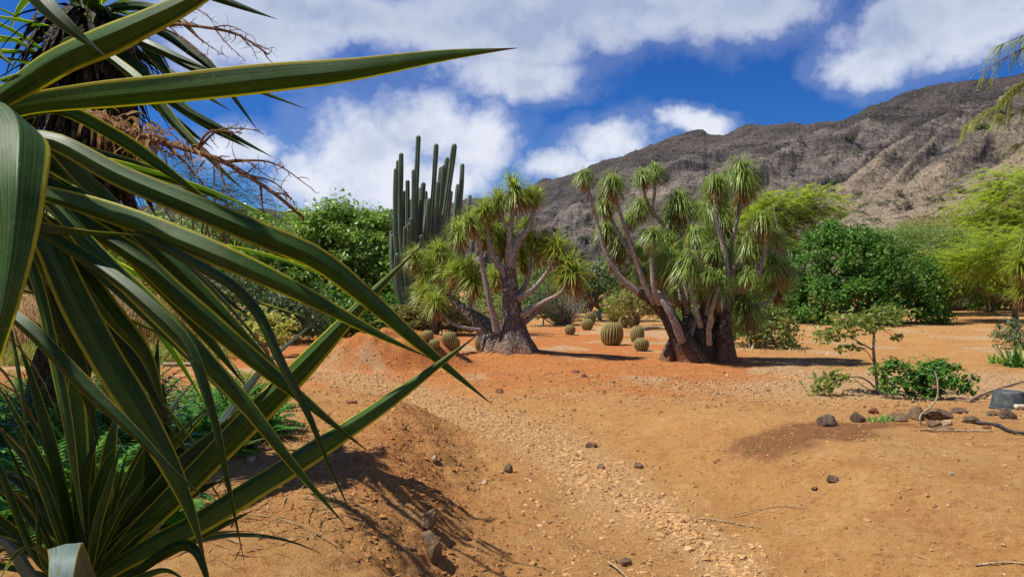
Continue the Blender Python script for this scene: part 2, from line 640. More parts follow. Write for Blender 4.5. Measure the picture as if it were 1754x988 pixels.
m, t, out = new_mat('barrel_skin')
rb = t.attr('rib')
g = t.new('ShaderNodeNewGeometry')
n = t.noise(g.outputs['Position'], 9, 4)
col = t.mix(t.ramp(rb, 0.35, 0.95), (0.055, 0.070, 0.018), (0.42, 0.31, 0.10))
col = t.mix(t.ramp(n, 0.42, 0.7, 0, 0.7), col, (0.30, 0.19, 0.07))
b = principled(t, col, 0.7, 0.25)
t.l.new(b.outputs[0], out.inputs[0])
leaf_mat('barrel_spine', (0.42, 0.33, 0.11), (0.72, 0.62, 0.30), 0.1, 0.6, 0.2)


# sword leaves of the yuccas: dark green blade, yellow margins, long fine striations
def yucca_mat(name, ca, cb, margin, mw):
    m, t, out = new_mat(name)
    u = t.attr('across')
    v = t.attr('along')
    ti = t.attr('tint')
    cmb = t.new('ShaderNodeCombineXYZ')
    t.l.new(t.math('MULTIPLY', u, 26.0), cmb.inputs[0])
    t.l.new(t.math('MULTIPLY', v, 1.6), cmb.inputs[1])
    t.l.new(t.math('MULTIPLY', ti, 37.0), cmb.inputs[2])
    st = t.noise(cmb.outputs[0], 1.0, 4, 0.6)
    st2 = t.noise(cmb.outputs[0], 3.0, 3, 0.6)
    g = t.new('ShaderNodeNewGeometry')
    blot = t.noise(g.outputs['Position'], 35, 5, 0.6)
    e = t.math('SUBTRACT', 1.0, t.math('MULTIPLY', t.math('ABSOLUTE', t.math('SUBTRACT', u, 0.5)), 2.0))   # 0 at the edge, 1 in the middle
    e = t.math('ADD', e, t.math('MULTIPLY', t.math('SUBTRACT', st, 0.5), 0.22))
    col = t.mix(t.ramp(st, 0.38, 0.62), ca, cb)
    col = t.mix(t.ramp(st2, 0.56, 0.70, 0, 0.35), col, tuple(x * 1.5 for x in cb))
    col = t.mix(t.ramp(blot, 0.5, 0.75, 0, 0.35), col, tuple(x * 1.5 for x in cb))
    mg = t.ramp(e, mw * 0.7, mw * 1.25, 1.0, 0.0)
    mcol = t.mix(t.ramp(st2, 0.4, 0.65), margin, tuple(x * 0.62 for x in margin))
    mcol = t.mix(t.ramp(ti, 0.5, 0.9, 0, 0.7), mcol, (0.30, 0.20, 0.05))
    mcol = t.mix(t.ramp(blot, 0.45, 0.7, 0, 0.6), mcol, tuple(x * 0.45 for x in margin))
    col = t.mix(mg, col, mcol)
    scar = t.noise(g.outputs['Position'], 14, 6, 0.75)
    col = t.mix(t.ramp(scar, 0.63, 0.70, 0, 0.75), col, (0.17, 0.12, 0.05))
    fleck = t.noise(g.outputs['Position'], 130, 3, 0.7)
    col = t.mix(t.ramp(fleck, 0.60, 0.68, 0, 0.5), col, (0.16, 0.15, 0.07))
    col = t.mix(t.ramp(fleck, 0.42, 0.34, 0, 0.35), col, tuple(x * 0.4 for x in ca))
    dust = t.noise(g.outputs['Position'], 5, 4, 0.6)
    col = t.mix(t.ramp(dust, 0.5, 0.75, 0, 0.16), col, (0.18, 0.20, 0.10))
    # brown thread at the very edge and dry tip
    col = t.mix(t.ramp(t.math('ADD', v, t.math('MULTIPLY', st, 0.06)), 0.965, 1.01), col, (0.10, 0.055, 0.03))
    b = principled(t, col, t.ramp(st, 0.3, 0.7, 0.38, 0.54), 0.2, t.bump(st2, 0.12, 0.004))
    tr = t.new('ShaderNodeBsdfTranslucent')
    t.put(tr.inputs[0], t.mix(mg, (0.14, 0.33, 0.012), (0.80, 0.78, 0.05)))
    mx = t.new('ShaderNodeMixShader')
    t.l.new(t.math('ADD', t.math('MULTIPLY', mg, 0.28), 0.22), mx.inputs[0])
    t.l.new(b.outputs[0], mx.inputs[1])
    t.l.new(tr.outputs[0], mx.inputs[2])
    t.l.new(mx.outputs[0], out.inputs[0])


yucca_mat('yucca_leaf', (0.020, 0.050, 0.007), (0.062, 0.130, 0.017), (0.58, 0.56, 0.05), 0.18)
yucca_mat('yucca_leaf_plain', (0.012, 0.029, 0.005), (0.032, 0.070, 0.011), (0.30, 0.34, 0.03), 0.09)
yucca_mat('yucca_leaf_pale', (0.10, 0.15, 0.125), (0.19, 0.25, 0.22), (0.30, 0.34, 0.22), 0.08)

# ------------------------------------------------------------------ the ground
PATH = np.array([(1.2, -4), (0.95, 2), (0.72, 3.84), (0.62, 5.4), (0.45, 7.2), (-0.2, 9.4), (-1.66, 11.7), (-3.8, 15), (-6.5, 17.6), (-12, 20.5), (-22, 23)], float)
PATHS = spline(np.column_stack([PATH, np.zeros(len(PATH))]), 160)[:, :2]


def path_dist(x, y):
    """signed distance to the path's middle, positive on its right"""
    x = np.asarray(x, float)
    y = np.asarray(y, float)
    sh = np.broadcast(x, y).shape
    q = np.stack([np.broadcast_to(x, sh).ravel(), np.broadcast_to(y, sh).ravel()], 1)
    best = np.full(len(q), 1e9)
    sgn = np.ones(len(q))
    for i in range(len(PATHS) - 1):
        a, b = PATHS[i], PATHS[i + 1]
        ab = b - a
        tt = np.clip(((q - a) @ ab) / (ab @ ab), 0, 1)
        dv = q - (a + tt[:, None] * ab)
        d = np.hypot(dv[:, 0], dv[:, 1])
        s = np.sign(ab[1] * (q[:, 0] - a[0]) - ab[0] * (q[:, 1] - a[1]))
        k = d < best
        best = np.where(k, d, best)
        sgn = np.where(k, s, sgn)
    return (best * sgn).reshape(sh)


MOUND = (-2.55, 14.7)
LPB = (0.06, 16.4)       # foot of the slim bottle palm
RPB = (3.8, 15.2)        # foot of the clumped bottle palm


def ground_h(x, y, fine=True, pd=None):
    x = np.asarray(x, float)
    y = np.asarray(y, float)
    d = path_dist(x, y) if pd is None else pd
    edge = 0.18 * fbm(x * 1.3, y * 1.3, 3)
    h = 0.38 * sstep(0.75, 1.7, -d + edge * 1.8) * sstep(11.5, 7.5, y)
    h = h + 0.34 * sstep(0.6, 2.2, d + edge * 1.6) * sstep(11.0, 6.0, y) * sstep(-3, 2, y)
    h = h - 0.05 * np.exp(-(d / 0.7) ** 2) * sstep(14, 9, y)
    # the dug-out earth hump beside the path, steep towards it
    mx = (x - MOUND[0] + 0.15 * fbm(x * 1.7 + 5, y * 1.7, 3)) / 1.9
    my = (y - MOUND[1]) / 0.95
    rr = np.sqrt(mx * mx + my * my)
    h = h + 0.62 * sstep(1.08, 0.40, rr) * (1 + 0.6 * fbm(x * 2.5, y * 2.5, 4))
    h = h + 0.20 * np.exp(-(((x - LPB[0]) / 1.5) ** 2 + ((y - LPB[1]) / 1.3) ** 2))
    h = h + 0.10 * np.exp(-(((x - RPB[0]) / 2.0) ** 2 + ((y - RPB[1]) / 1.4) ** 2))
    h = h + 0.25 * sstep(-9, -14, x) * sstep(30, 12, y) * 0
    h = h + np.clip(y - 18, 0, 400) * 0.010
    h = h + 0.05 * fbm(x * 0.35 + 3, y * 0.35, 3) + 0.035 * fbm(x * 1.1, y * 1.1 + 8, 3)
    if fine:
        near = sstep(26, 10, y)
        cl = fbm(x * 6, y * 6, 4, 0.6)
        h = h + near * 0.022 * cl + near * 0.022 * fbm(x * 2.4 - 5, y * 2.4 + 17, 3)
        bank = np.exp(-((d + 1.15) / 0.45) ** 2) * sstep(9, 6.5, y)
        h = h + near * 0.05 * bank * np.clip(fbm(x * 4.5 + 40, y * 4.5, 4, 0.65) * 2.2, -1, 1)
        h = h + near * 0.010 * np.clip(np.abs(fbm(x * 17, y * 17, 3)) * 2, 0, 1) * (0.5 + bank * 1.5)
        # small washed-out steps on the right bank
        rb = np.exp(-((d - 1.5) / 0.8) ** 2) * sstep(10, 7, y)
        h = h + near * 0.03 * rb * fbm(x * 3.3 - 11, y * 2.2, 4, 0.6)
        mh = sstep(1.1, 0.7, rr) * near
        h = h + mh * 0.03 * fbm(x * 7, y * 7 + 3, 3)
    return h


def gz(x, y):
    return float(ground_h(np.array([x]), np.array([y]))[0])


def gpt(px, py, far=140.0):
    """where the ray through a picture point meets the ground"""
    d = np.array([(px - CX) / F, 1.0, (HY - py) / F])
    Y = np.geomspace(2.0, far, 500)
    h = ground_h(d[0] * Y, Y)
    z = CAMZ + d[2] * Y
    k = np.argmax(z < h)
    if not (z < h).any():
        k = len(Y) - 1
    y = Y[k]
    if k > 0:
        a0, a1 = z[k - 1] - h[k - 1], z[k] - h[k]
        y = Y[k - 1] + (Y[k] - Y[k - 1]) * a0 / max(a0 - a1, 1e-6)
    return np.array([d[0] * y, y, float(ground_h(np.array([d[0] * y]), np.array([y]))[0])])


# colour zones of the soil (real differences in the soil, not light)
m, t, out = new_mat('soil')
g = t.new('ShaderNodeNewGeometry')
pos = g.outputs['Position']
n_l = t.noise(pos, 0.55, 4, 0.55)
n_m = t.noise(pos, 2.6, 6, 0.6)
n_f = t.noise(pos, 21, 8, 0.7)
n_x = t.noise(pos, 95, 4, 0.7)
red = t.attr('red')
grav = t.attr('gravelly')
lit = t.attr('litter')
wet = t.attr('wet')
redn = t.math('ADD', red, t.math('MULTIPLY', t.math('SUBTRACT', n_m, 0.5), 0.7))
redn = t.math('ADD', redn, t.math('MULTIPLY', t.math('SUBTRACT', n_l, 0.5), 0.5))
col = t.mix(t.ramp(redn, 0.05, 0.95), (0.42, 0.216, 0.071), (0.44, 0.145, 0.038))
col = t.mix(t.math('MULTIPLY', t.ramp(n_l, 0.46, 0.66, 0, 0.55), t.ramp(red, 0.3, 0.7, 1.0, 0.25)), col, (0.47, 0.27, 0.10))
col = t.mix(t.ramp(n_m, 0.52, 0.68, 0, 0.5), col, (0.30, 0.135, 0.045))
col = t.mix(t.ramp(n_m, 0.46, 0.32, 0, 0.5), col, (0.52, 0.315, 0.125))
gm = t.math('ADD', grav, t.math('MULTIPLY', t.math('SUBTRACT', n_m, 0.5), 0.9))
col = t.mix(t.ramp(gm, 0.2, 0.85, 0, 0.75), col, (0.48, 0.295, 0.135))
n_q = t.noise(pos, 9, 6, 0.7)
lm = t.math('ADD', lit, t.math('ADD', t.math('MULTIPLY', t.math('SUBTRACT', n_f, 0.5), 1.2), t.math('MULTIPLY', t.math('SUBTRACT', n_q, 0.5), 1.4)))
col = t.mix(t.ramp(lm, 0.3, 0.9, 0, 0.8), col, (0.47, 0.31, 0.165))
col = t.mix(t.ramp(wet, 0.2, 0.8, 0, 0.85), col, (0.17, 0.068, 0.026))
col = t.mix(t.ramp(n_f, 0.53, 0.64, 0, 0.7), col, (0.24, 0.105, 0.04))
col = t.mix(t.ramp(n_f, 0.46, 0.32, 0, 0.6), col, (0.56, 0.345, 0.15))
col = t.mix(t.ramp(n_x, 0.55, 0.68, 0, 0.6), col, (0.20, 0.09, 0.035))
col = t.mix(t.ramp(n_x, 0.44, 0.32, 0, 0.5), col, (0.60, 0.40, 0.20))
hh = t.math('ADD', t.math('MULTIPLY', n_f, 0.7), t.math('MULTIPLY', n_x, 0.35))
b = principled(t, col, 0.97, 0.08, t.bump(hh, 0.95, 0.045))
t.l.new(b.outputs[0], out.inputs[0])


def build_ground():
    rows = np.concatenate([np.linspace(-40, 0, 10, endpoint=False), np.linspace(0, 3, 30, endpoint=False),
                           np.geomspace(3, 12, 420, endpoint=False), np.geomspace(12, 32, 190, endpoint=False),
                           np.geomspace(32, 150, 60, endpoint=False), np.geomspace(150, 2500, 14)])
    a_in = np.linspace(-0.80, 0.80, 370)
    ext = np.geomspace(0.02, 3.2, 22)
    a = np.concatenate([-(0.80 + ext[::-1]), a_in, 0.80 + ext])
    wd = np.where(rows > 2, rows + 1.0, 3.0 + (2 - rows) * 0.6)
    Yg = np.repeat(rows[:, None], len(a), 1)
    Xg = a[None] * wd[:, None]
    d = path_dist(Xg, Yg)
    h = ground_h(Xg, Yg, True, d)
    geo = Geo()
    nr, nc = Xg.shape
    i = np.arange(nr - 1)[:, None] * nc + np.arange(nc - 1)[None]
    f = np.stack([i, i + 1, i + nc + 1, i + nc], -1).reshape(-1, 4)
    x, y = Xg.ravel(), Yg.ravel()
    dd = d.ravel()
    n1 = fbm(x * 0.8, y * 0.8, 3)
    red = 0.15 + 0.72 * sstep(9.0, 13, y + 2.5 * n1) * sstep(36, 22, y) * (1 - 0.9 * sstep(3.8, 7.0, x))
    mr = np.sqrt(((x - MOUND[0]) / 1.6) ** 2 + ((y - MOUND[1]) / 1.2) ** 2)
    red = np.maximum(red, sstep(1.3, 0.8, mr) * 1.1)
    red = red * (1 - 0.75 * sstep(3.5, 6.5, x) * sstep(16, 9, y))
    red = red + 0.35 * np.exp(-((dd + 1.5) / 0.6) ** 2) * sstep(9.5, 6, y) * sstep(3, 5, y)
    gr = gravel_density(x, y, dd)
    lit = litter_density(x, y)
    w0 = gpt(1370, 745)
    wet = np.exp(-(((x - w0[0]) / 0.55) ** 2 + ((y - w0[1]) / 0.5) ** 2)) * (1.2 + 2.0 * fbm(x * 2.2, y * 2.2, 3))
    w1 = gpt(1500, 728)
    wet = wet + 0.7 * np.exp(-(((x - w1[0]) / 0.7) ** 2 + ((y - w1[1]) / 0.15) ** 2))
    geo.add(np.stack([x, y, h.ravel()], 1), f, None, red=red, gravelly=gr, litter=lit, wet=wet)
    o = mesh_ob('ground', geo, 'soil')
    tag(o, 'orange brown bare earth of the garden with a worn path', None, None, 'structure')
    return o


GRAVEL_LINE = spline(np.array([(*gpt(*p)[:2], 0) for p in
                               [(540, 628), (640, 660), (760, 705), (880, 735), (960, 775), (1030, 815), (1080, 855), (1160, 900), (1230, 950), (1280, 1010)]]), 80)[:, :2]


def line_dist(x, y, line):
    q = np.stack([np.ravel(x), np.ravel(y)], 1)
    best = np.full(len(q), 1e9)
    for i in range(len(line) - 1):
        a, b = line[i], line[i + 1]
        ab = b - a
        tt = np.clip(((q - a) @ ab) / (ab @ ab), 0, 1)
        dv = q - (a + tt[:, None] * ab)
        best = np.minimum(best, np.hypot(dv[:, 0], dv[:, 1]))
    return best


G2 = gpt(1200, 663)


def gravel_density(x, y, dd):
    gl = line_dist(x, y, GRAVEL_LINE)
    w = 0.14 + 0.055 * np.clip(y - 3.5, 0, 8)
    g = np.exp(-(gl / w) ** 2) * sstep(17, 13, y)
    g = g + 0.55 * np.exp(-(dd / 0.85) ** 2) * sstep(15.5, 10.5, y) * sstep(3, 4.5, y) * 0.6
    g = g + 0.5 * np.exp(-(((x - G2[0]) / 1.3) ** 2 + ((y - G2[1]) / 0.7) ** 2))
    return g * (1 + 0.8 * fbm(x * 1.4 + 31, y * 1.4, 3))


L1 = gpt(1122, 572)
L2 = gpt(1430, 668)
L3 = gpt(1640, 655)


def litter_density(x, y):
    l = 1.1 * np.exp(-(((x - L1[0]) / 0.7) ** 2 + ((y - L1[1]) / 3.0) ** 2))
    l = l + 0.9 * np.exp(-(((x - L2[0]) / 2.4) ** 2 + ((y - L2[1]) / 1.5) ** 2))
    l = l + 1.0 * np.exp(-(((x - L3[0]) / 2.6) ** 2 + ((y - L3[1]) / 2.2) ** 2))
    l = l + 1.25 * sstep(0.02, 0.30, fbm(x * 0.45 + 70, y * 0.45, 4)) * sstep(10, 13, y) * sstep(60, 40, y)
    return l * (1 + 0.7 * fbm(x * 1.1 + 3, y * 1.1 - 20, 3))


ground = build_ground()


# ------------------------------------------------------------------ crater wall
m, t, out = new_mat('crater_rock')
g = t.new('ShaderNodeNewGeometry')
pos = g.outputs['Position']
mp = t.new('ShaderNodeMapping')
mp.inputs['Rotation'].default_value = (0, RAD(-30), 0)
mp.inputs['Scale'].default_value = (0.35, 0.35, 1.5)
t.l.new(pos, mp.inputs[0])
n_b = t.noise(pos, 0.012, 4, 0.55)
n_s = t.noise(mp.outputs[0], 0.055, 8, 0.68, 0.6)
n_d = t.noise(pos, 0.16, 8, 0.72)
n_e = t.noise(pos, 0.6, 5, 0.7)
tan = t.attr('tan')
gul = t.attr('gully')
ti = t.math('ADD', tan, t.math('MULTIPLY', t.math('SUBTRACT', n_s, 0.5), 1.3))
ti = t.math('ADD', ti, t.math('MULTIPLY', t.math('SUBTRACT', n_d, 0.5), 0.5))
col = t.mix(t.ramp(n_s, 0.36, 0.62), (0.12, 0.104, 0.098), (0.44, 0.365, 0.31))
col = t.mix(t.ramp(ti, -0.1, -0.9, 0, 0.75), col, (0.095, 0.084, 0.083))
col = t.mix(t.ramp(ti, 0.15, 0.95), col, (0.64, 0.49, 0.33))
col = t.mix(t.ramp(n_d, 0.5, 0.66, 0, 0.75), col, (0.085, 0.073, 0.068))
col = t.mix(t.ramp(n_b, 0.55, 0.7, 0, 0.3), col, (0.14, 0.14, 0.08))
col = t.mix(t.ramp(n_e, 0.52, 0.64, 0, 0.7), col, (0.07, 0.064, 0.054))
col = t.mix(t.ramp(n_e, 0.46, 0.34, 0, 0.45), col, (0.44, 0.36, 0.29))
b = principled(t, col, 0.97, 0.05, t.bump(t.math('ADD', t.math('MULTIPLY', n_d, 1.0), t.math('ADD', t.math('MULTIPLY', n_s, 1.4), t.math('MULTIPLY', n_e, 0.55))), 1.0, 7.0))
t.l.new(b.outputs[0], out.inputs[0])

RIDGE = np.array([(-3500, 330, 520), (-1200, 345, 560), (0, 350, 640), (500, 362, 680), (650, 360, 700), (730, 352, 680), (820, 342, 640), (905, 322, 560), (960, 300, 520), (1000, 285, 500),
                  (1060, 262, 480), (1120, 240, 465), (1170, 231, 455), (1205, 230, 450), (1212, 235, 449), (1245, 232, 445), (1280, 220, 440), (1340, 216, 432),
                  (1400, 206, 424), (1450, 202, 416), (1500, 184, 410), (1560, 166, 402), (1640, 142, 394), (1754, 113, 385), (1900, 85, 375),
                  (2300, 20, 350), (3200, -150, 300), (5200, -600, 190)], float)


def build_crater():
    az = np.arctan((RIDGE[:, 0] - CX) / F)
    dist = RIDGE[:, 2]
    zr = CAMZ + (HY - RIDGE[:, 1]) / F * dist * 1.0
    A = np.concatenate([np.linspace(az[0], -0.25, 120, endpoint=False), np.linspace(-0.25, 0.66, 620, endpoint=False), np.linspace(0.66, az[-1], 60)])
    yr = np.interp(A, az, dist)
    zr = np.interp(A, az, zr)
    xr = np.tan(A) * yr
    s = np.concatenate([[0], np.cumsum(np.hypot(np.diff(xr), np.diff(yr)))])
    T = np.concatenate([np.linspace(0, 1, 118), np.linspace(1.015, 1.35, 10)])
    foot = 0.30 + 0.05 * np.sin(s * 0.02)
    S, TT = np.meshgrid(s, T, indexing='ij')
    Ax = np.repeat(A[:, None], len(T), 1)
    depth = yr[:, None] * (foot[:, None] + (1 - foot[:, None]) * np.minimum(TT, 1) + np.maximum(TT - 1, 0) * 1.2)
    X = np.tan(Ax) * depth
    Z0 = -4.0
    prof = np.where(TT <= 1, TT ** 1.55 * 0.88 + TT * 0.12, 1 - (TT - 1) * 1.2)
    Z = Z0 + (zr[:, None] - Z0) * prof
    # ravines running down and to one side of the wall
    q = S * 0.016 - TT * 4.2
    q = q + 0.45 * fbm(S * 0.012, TT * 3, 3)
    rid = 1 - np.abs(perlin(q * 1.0, TT * 0.35 + 3)) * 2.2
    rid2 = 1 - np.abs(perlin(q * 2.7 + 9, TT * 0.9)) * 2.2
    rid3 = 1 - np.abs(fbm(S * 0.09 - TT * 16, TT * 9, 4, 0.6)) * 2.4
    env = np.sin(np.clip(TT, 0, 1) * np.pi * 0.955) ** 0.55
    height = (zr[:, None] - Z0)
    amp = np.clip(height, 20, 150) / 110.0
    dz = env * amp * (19.0 * (rid - 0.62) + 10.5 * (rid2 - 0.62) + 5.0 * (rid3 - 0.6))
    crest = np.exp(-((TT - 1) / 0.05) ** 2)
    talus = sstep(0.74, 0.42, TT + 0.1 * fbm(S * 0.02, TT * 2, 2)) * sstep(0.30, 0.42, Ax)
    dz = dz * (1 - 0.85 * talus)
    dz = dz + crest * 1.0 * fbm(S * 0.10, TT * 6, 4, 0.6) + crest * 1.4 * np.clip(fbm(S * 0.035 + 7, 0 * S, 3), -1, 1)
    Z = Z + dz
    n1 = fbm(S * 0.010 + 2, TT * 2.0, 4)
    tanv = 1.35 * sstep(0.78, 0.36, TT + 0.30 * n1) * sstep(0.33, 0.48, Ax) + 0.35 * sstep(0.15, 0.45, n1) + 0.28 * sstep(0.45, 0.9, rid2) * sstep(0.95, 0.5, TT) \
        - 1.0 * sstep(0.72, 0.95, TT + 0.25 * n1) - 0.5 * sstep(0.45, 0.05, rid) - 0.3 * sstep(0.4, 0.0, rid2)
    tanv = tanv - 0.35 * sstep(0.2, 0.0, Ax)
    geo = Geo()
    nr, nc = X.shape
    i = np.arange(nr - 1)[:, None] * nc + np.arange(nc - 1)[None]
    f = np.stack([i, i + nc, i + nc + 1, i + 1], -1).reshape(-1, 4)
    geo.add(np.stack([X.ravel(), depth.ravel(), Z.ravel()], 1), f, None, tan=tanv.ravel(), gully=rid.ravel())
    o = mesh_ob('crater_hillside', geo, 'crater_rock')
    tag(o, 'dark rocky crater wall with eroded ravines behind the garden', None, None, 'structure')
    return np.stack([X, depth, Z], -1)


CR = build_crater()
CRp = np.stack([CX + CR[..., 0] / CR[..., 1] * F, HY - (CR[..., 2] - CAMZ) / CR[..., 1] * F], -1)


def hill_pt(px, py):
    d = (CRp[..., 0] - px) ** 2 + (CRp[..., 1] - py) ** 2
    k = np.unravel_index(np.argmin(d), d.shape)
    return CR[k]

# ------------------------------------------------------------------ foreground yuccas
def sword_leaf(pts, w_px, roll=0.0, fold=0.58, taper=1.0, n=30, k=9, tint=0.5, w_at=None, thick=0.0022, base_w=0.72, twist=0.0, side_dir=None):
    """pts: (column, row, distance) samples of the midrib; a channelled blade with real thickness"""
    c = np.array([P(*p) for p in pts])
    p = spline(c, n)
    t = nrm(np.gradient(p, axis=0))
    s = np.linspace(0, 1, n)
    mid = p[n // 2]
    Wm = w_px / F * np.mean([q[2] for q in pts])
    view = nrm(np.array([0, 0, CAMZ]) - p)
    side = nrm(np.cross(view, t))                 # across the blade
    if side_dir is not None:
        side = nrm(np.broadcast_to(np.array(side_dir, float), p.shape) - t * (t @ np.array(side_dir, float))[:, None])
    # keep a steady side along the leaf
    for i in range(1, n):
        if np.dot(side[i], side[i - 1]) < 0:
            side[i] = -side[i]
    for _ in range(3):
        side[1:-1] = nrm(side[:-2] + 2 * side[1:-1] + side[2:])
    side = nrm(side - t * (side * t).sum(1, keepdims=True))
    nn = np.cross(t, side)
    rl = (roll + twist * s)[:, None]
    side, nn = side * np.cos(rl) + nn * np.sin(rl), nn * np.cos(rl) - side * np.sin(rl)
    prof = np.minimum(base_w + (1 - base_w) * sstep(0, 0.35, s), 1.0)
    tp = 1 - np.clip((s - 0.55) / 0.45, 0, 1) ** (1.35 * taper)
    prof = prof * np.maximum(tp, 0.02)
    x = np.array([-1, -0.92, -0.5, -0.07, 0, 0.07, 0.5, 0.92, 1.0])
    k = 9
    hw = (Wm * 0.40 * prof)[:, None, None]
    fl = fold * (np.abs(x) ** 1.05)[None, :, None] * np.ones((n, 1, 1))
    wav = (0.07 * np.sin(s * 9 + tint * 20) + 0.04 * np.sin(s * 31 + tint * 50))[:, None, None] * x[None, :, None]
    ctr = p[:, None] + side[:, None] * (x[None, :, None] * hw) - nn[:, None] * (hw * (fl + wav))
    th = thick * np.maximum(prof, 0.1)[:, None, None] * (1.15 - np.abs(x))[None, :, None]
    top = ctr + nn[:, None] * th
    bot = ctr - nn[:, None] * th
    g = Geo()
    i = np.arange(n - 1)[:, None] * k + np.arange(k - 1)[None]
    f = np.stack([i, i + 1, i + k + 1, i + k], -1).reshape(-1, 4)
    v = np.concatenate([top.reshape(-1, 3), bot.reshape(-1, 3)])
    f2 = f[:, ::-1] + n * k
    e = []
    r = np.arange(n - 1) * k
    e.append(np.stack([r, r + k, r + k + n * k, r + n * k], 1))
    r2 = r + k - 1
    e.append(np.stack([r2 + k, r2, r2 + n * k, r2 + k + n * k], 1))
    q = np.arange(k - 1)
    e.append(np.stack([q + 1, q, q + n * k, q + 1 + n * k], 1))
    ac = np.tile(np.tile((x + 1) / 2, n), 2)
    al = np.tile(np.repeat(s, k), 2)
    g.add(v, np.concatenate([f, f2] + e), None, across=ac, along=al, tint=tint)
    return g


rsY = np.random.RandomState(11)


def put_leaves(parent, table, mat='yucca_leaf'):
    for j, row in enumerate(table):
        pts, w = row[0], row[1]
        kw = dict(row[2]) if len(row) > 2 else {}
        mt = kw.pop('mat', mat)
        # Real radiating leaves differ in tilt
        kw.setdefault('roll', rsY.uniform(-0.35, 0.35))
        part('leaf', sword_leaf(pts, w, tint=rsY.rand(), **kw), mt, parent)


def radial_leaf(root, d, L, w, droop, tint, n=16, k=5, fold=0.3):
    """a sword leaf leaving a stem at root in direction d"""
    s = np.linspace(0, 1, n)
    d = np.asarray(d, float) / np.linalg.norm(d)
    dd = nrm(d[None] + np.array([0, 0, -1.0])[None] * (droop * s ** 2 * 2)[:, None])
    p = np.asarray(root) + np.concatenate([np.zeros((1, 3)), np.cumsum((dd[1:] + dd[:-1]) * 0.5 * L / (n - 1), 0)])
    side = nrm(np.cross(dd, np.array([0.0, 0, 1]) + 0.02))
    nn = np.cross(side, dd)
    prof = np.minimum(0.6 + 0.4 * sstep(0, 0.35, s), 1.0) * np.maximum(1 - np.clip((s - 0.55) / 0.45, 0, 1) ** 1.3, 0.02)
    x = np.linspace(-1, 1, k)
    hw = (w * 0.5 * prof)[:, None, None]
    v = p[:, None] + side[:, None] * (x[None, :, None] * hw) + nn[:, None] * hw * (fold * np.abs(x) ** 1.3)[None, :, None]
    i = np.arange(n - 1)[:, None] * k + np.arange(k - 1)[None]
    f = np.stack([i, i + 1, i + k + 1, i + k], -1).reshape(-1, 4)
    g = Geo()
    g.add(v.reshape(-1, 3), f, None, across=np.tile((x + 1) / 2, n), along=np.repeat(s, k), tint=tint)
    return g


def yucca_stem(parent, foot, top, r, lean=0.05, seed=0):
    foot = np.array(foot, float)
    top = np.array(top, float)
    mid = (foot + top) / 2 + np.array([lean, 0.02, 0])
    p = spline([foot, mid, top], 22)
    g = Geo()
    tube(g, p, np.linspace(r * 1.25, r * 0.8, 22), 12, rough=0.25, seed=seed)
    part('trunk', g, 'bark_dark', parent)
    return p


def dead_skirt(parent, stem, n, L, seed, i0=6, mat='leaf_dry', w=0.035):
    rs = np.random.RandomState(seed)
    k = rs.randint(i0, len(stem), n)
    a = rs.rand(n) * 2 * np.pi
    d = np.stack([np.cos(a), np.sin(a), rs.uniform(-0.5, 0.35, n)], 1)
    g = Geo()
    ribbons(g, stem[k], d, rs.uniform(0.5, 1.0, n) * L, w, rs.uniform(0.9, 2.2, n), 7, fold=0.3)
    o = part('dead_leaf_skirt', g, mat, parent, kind='stuff')
    return o


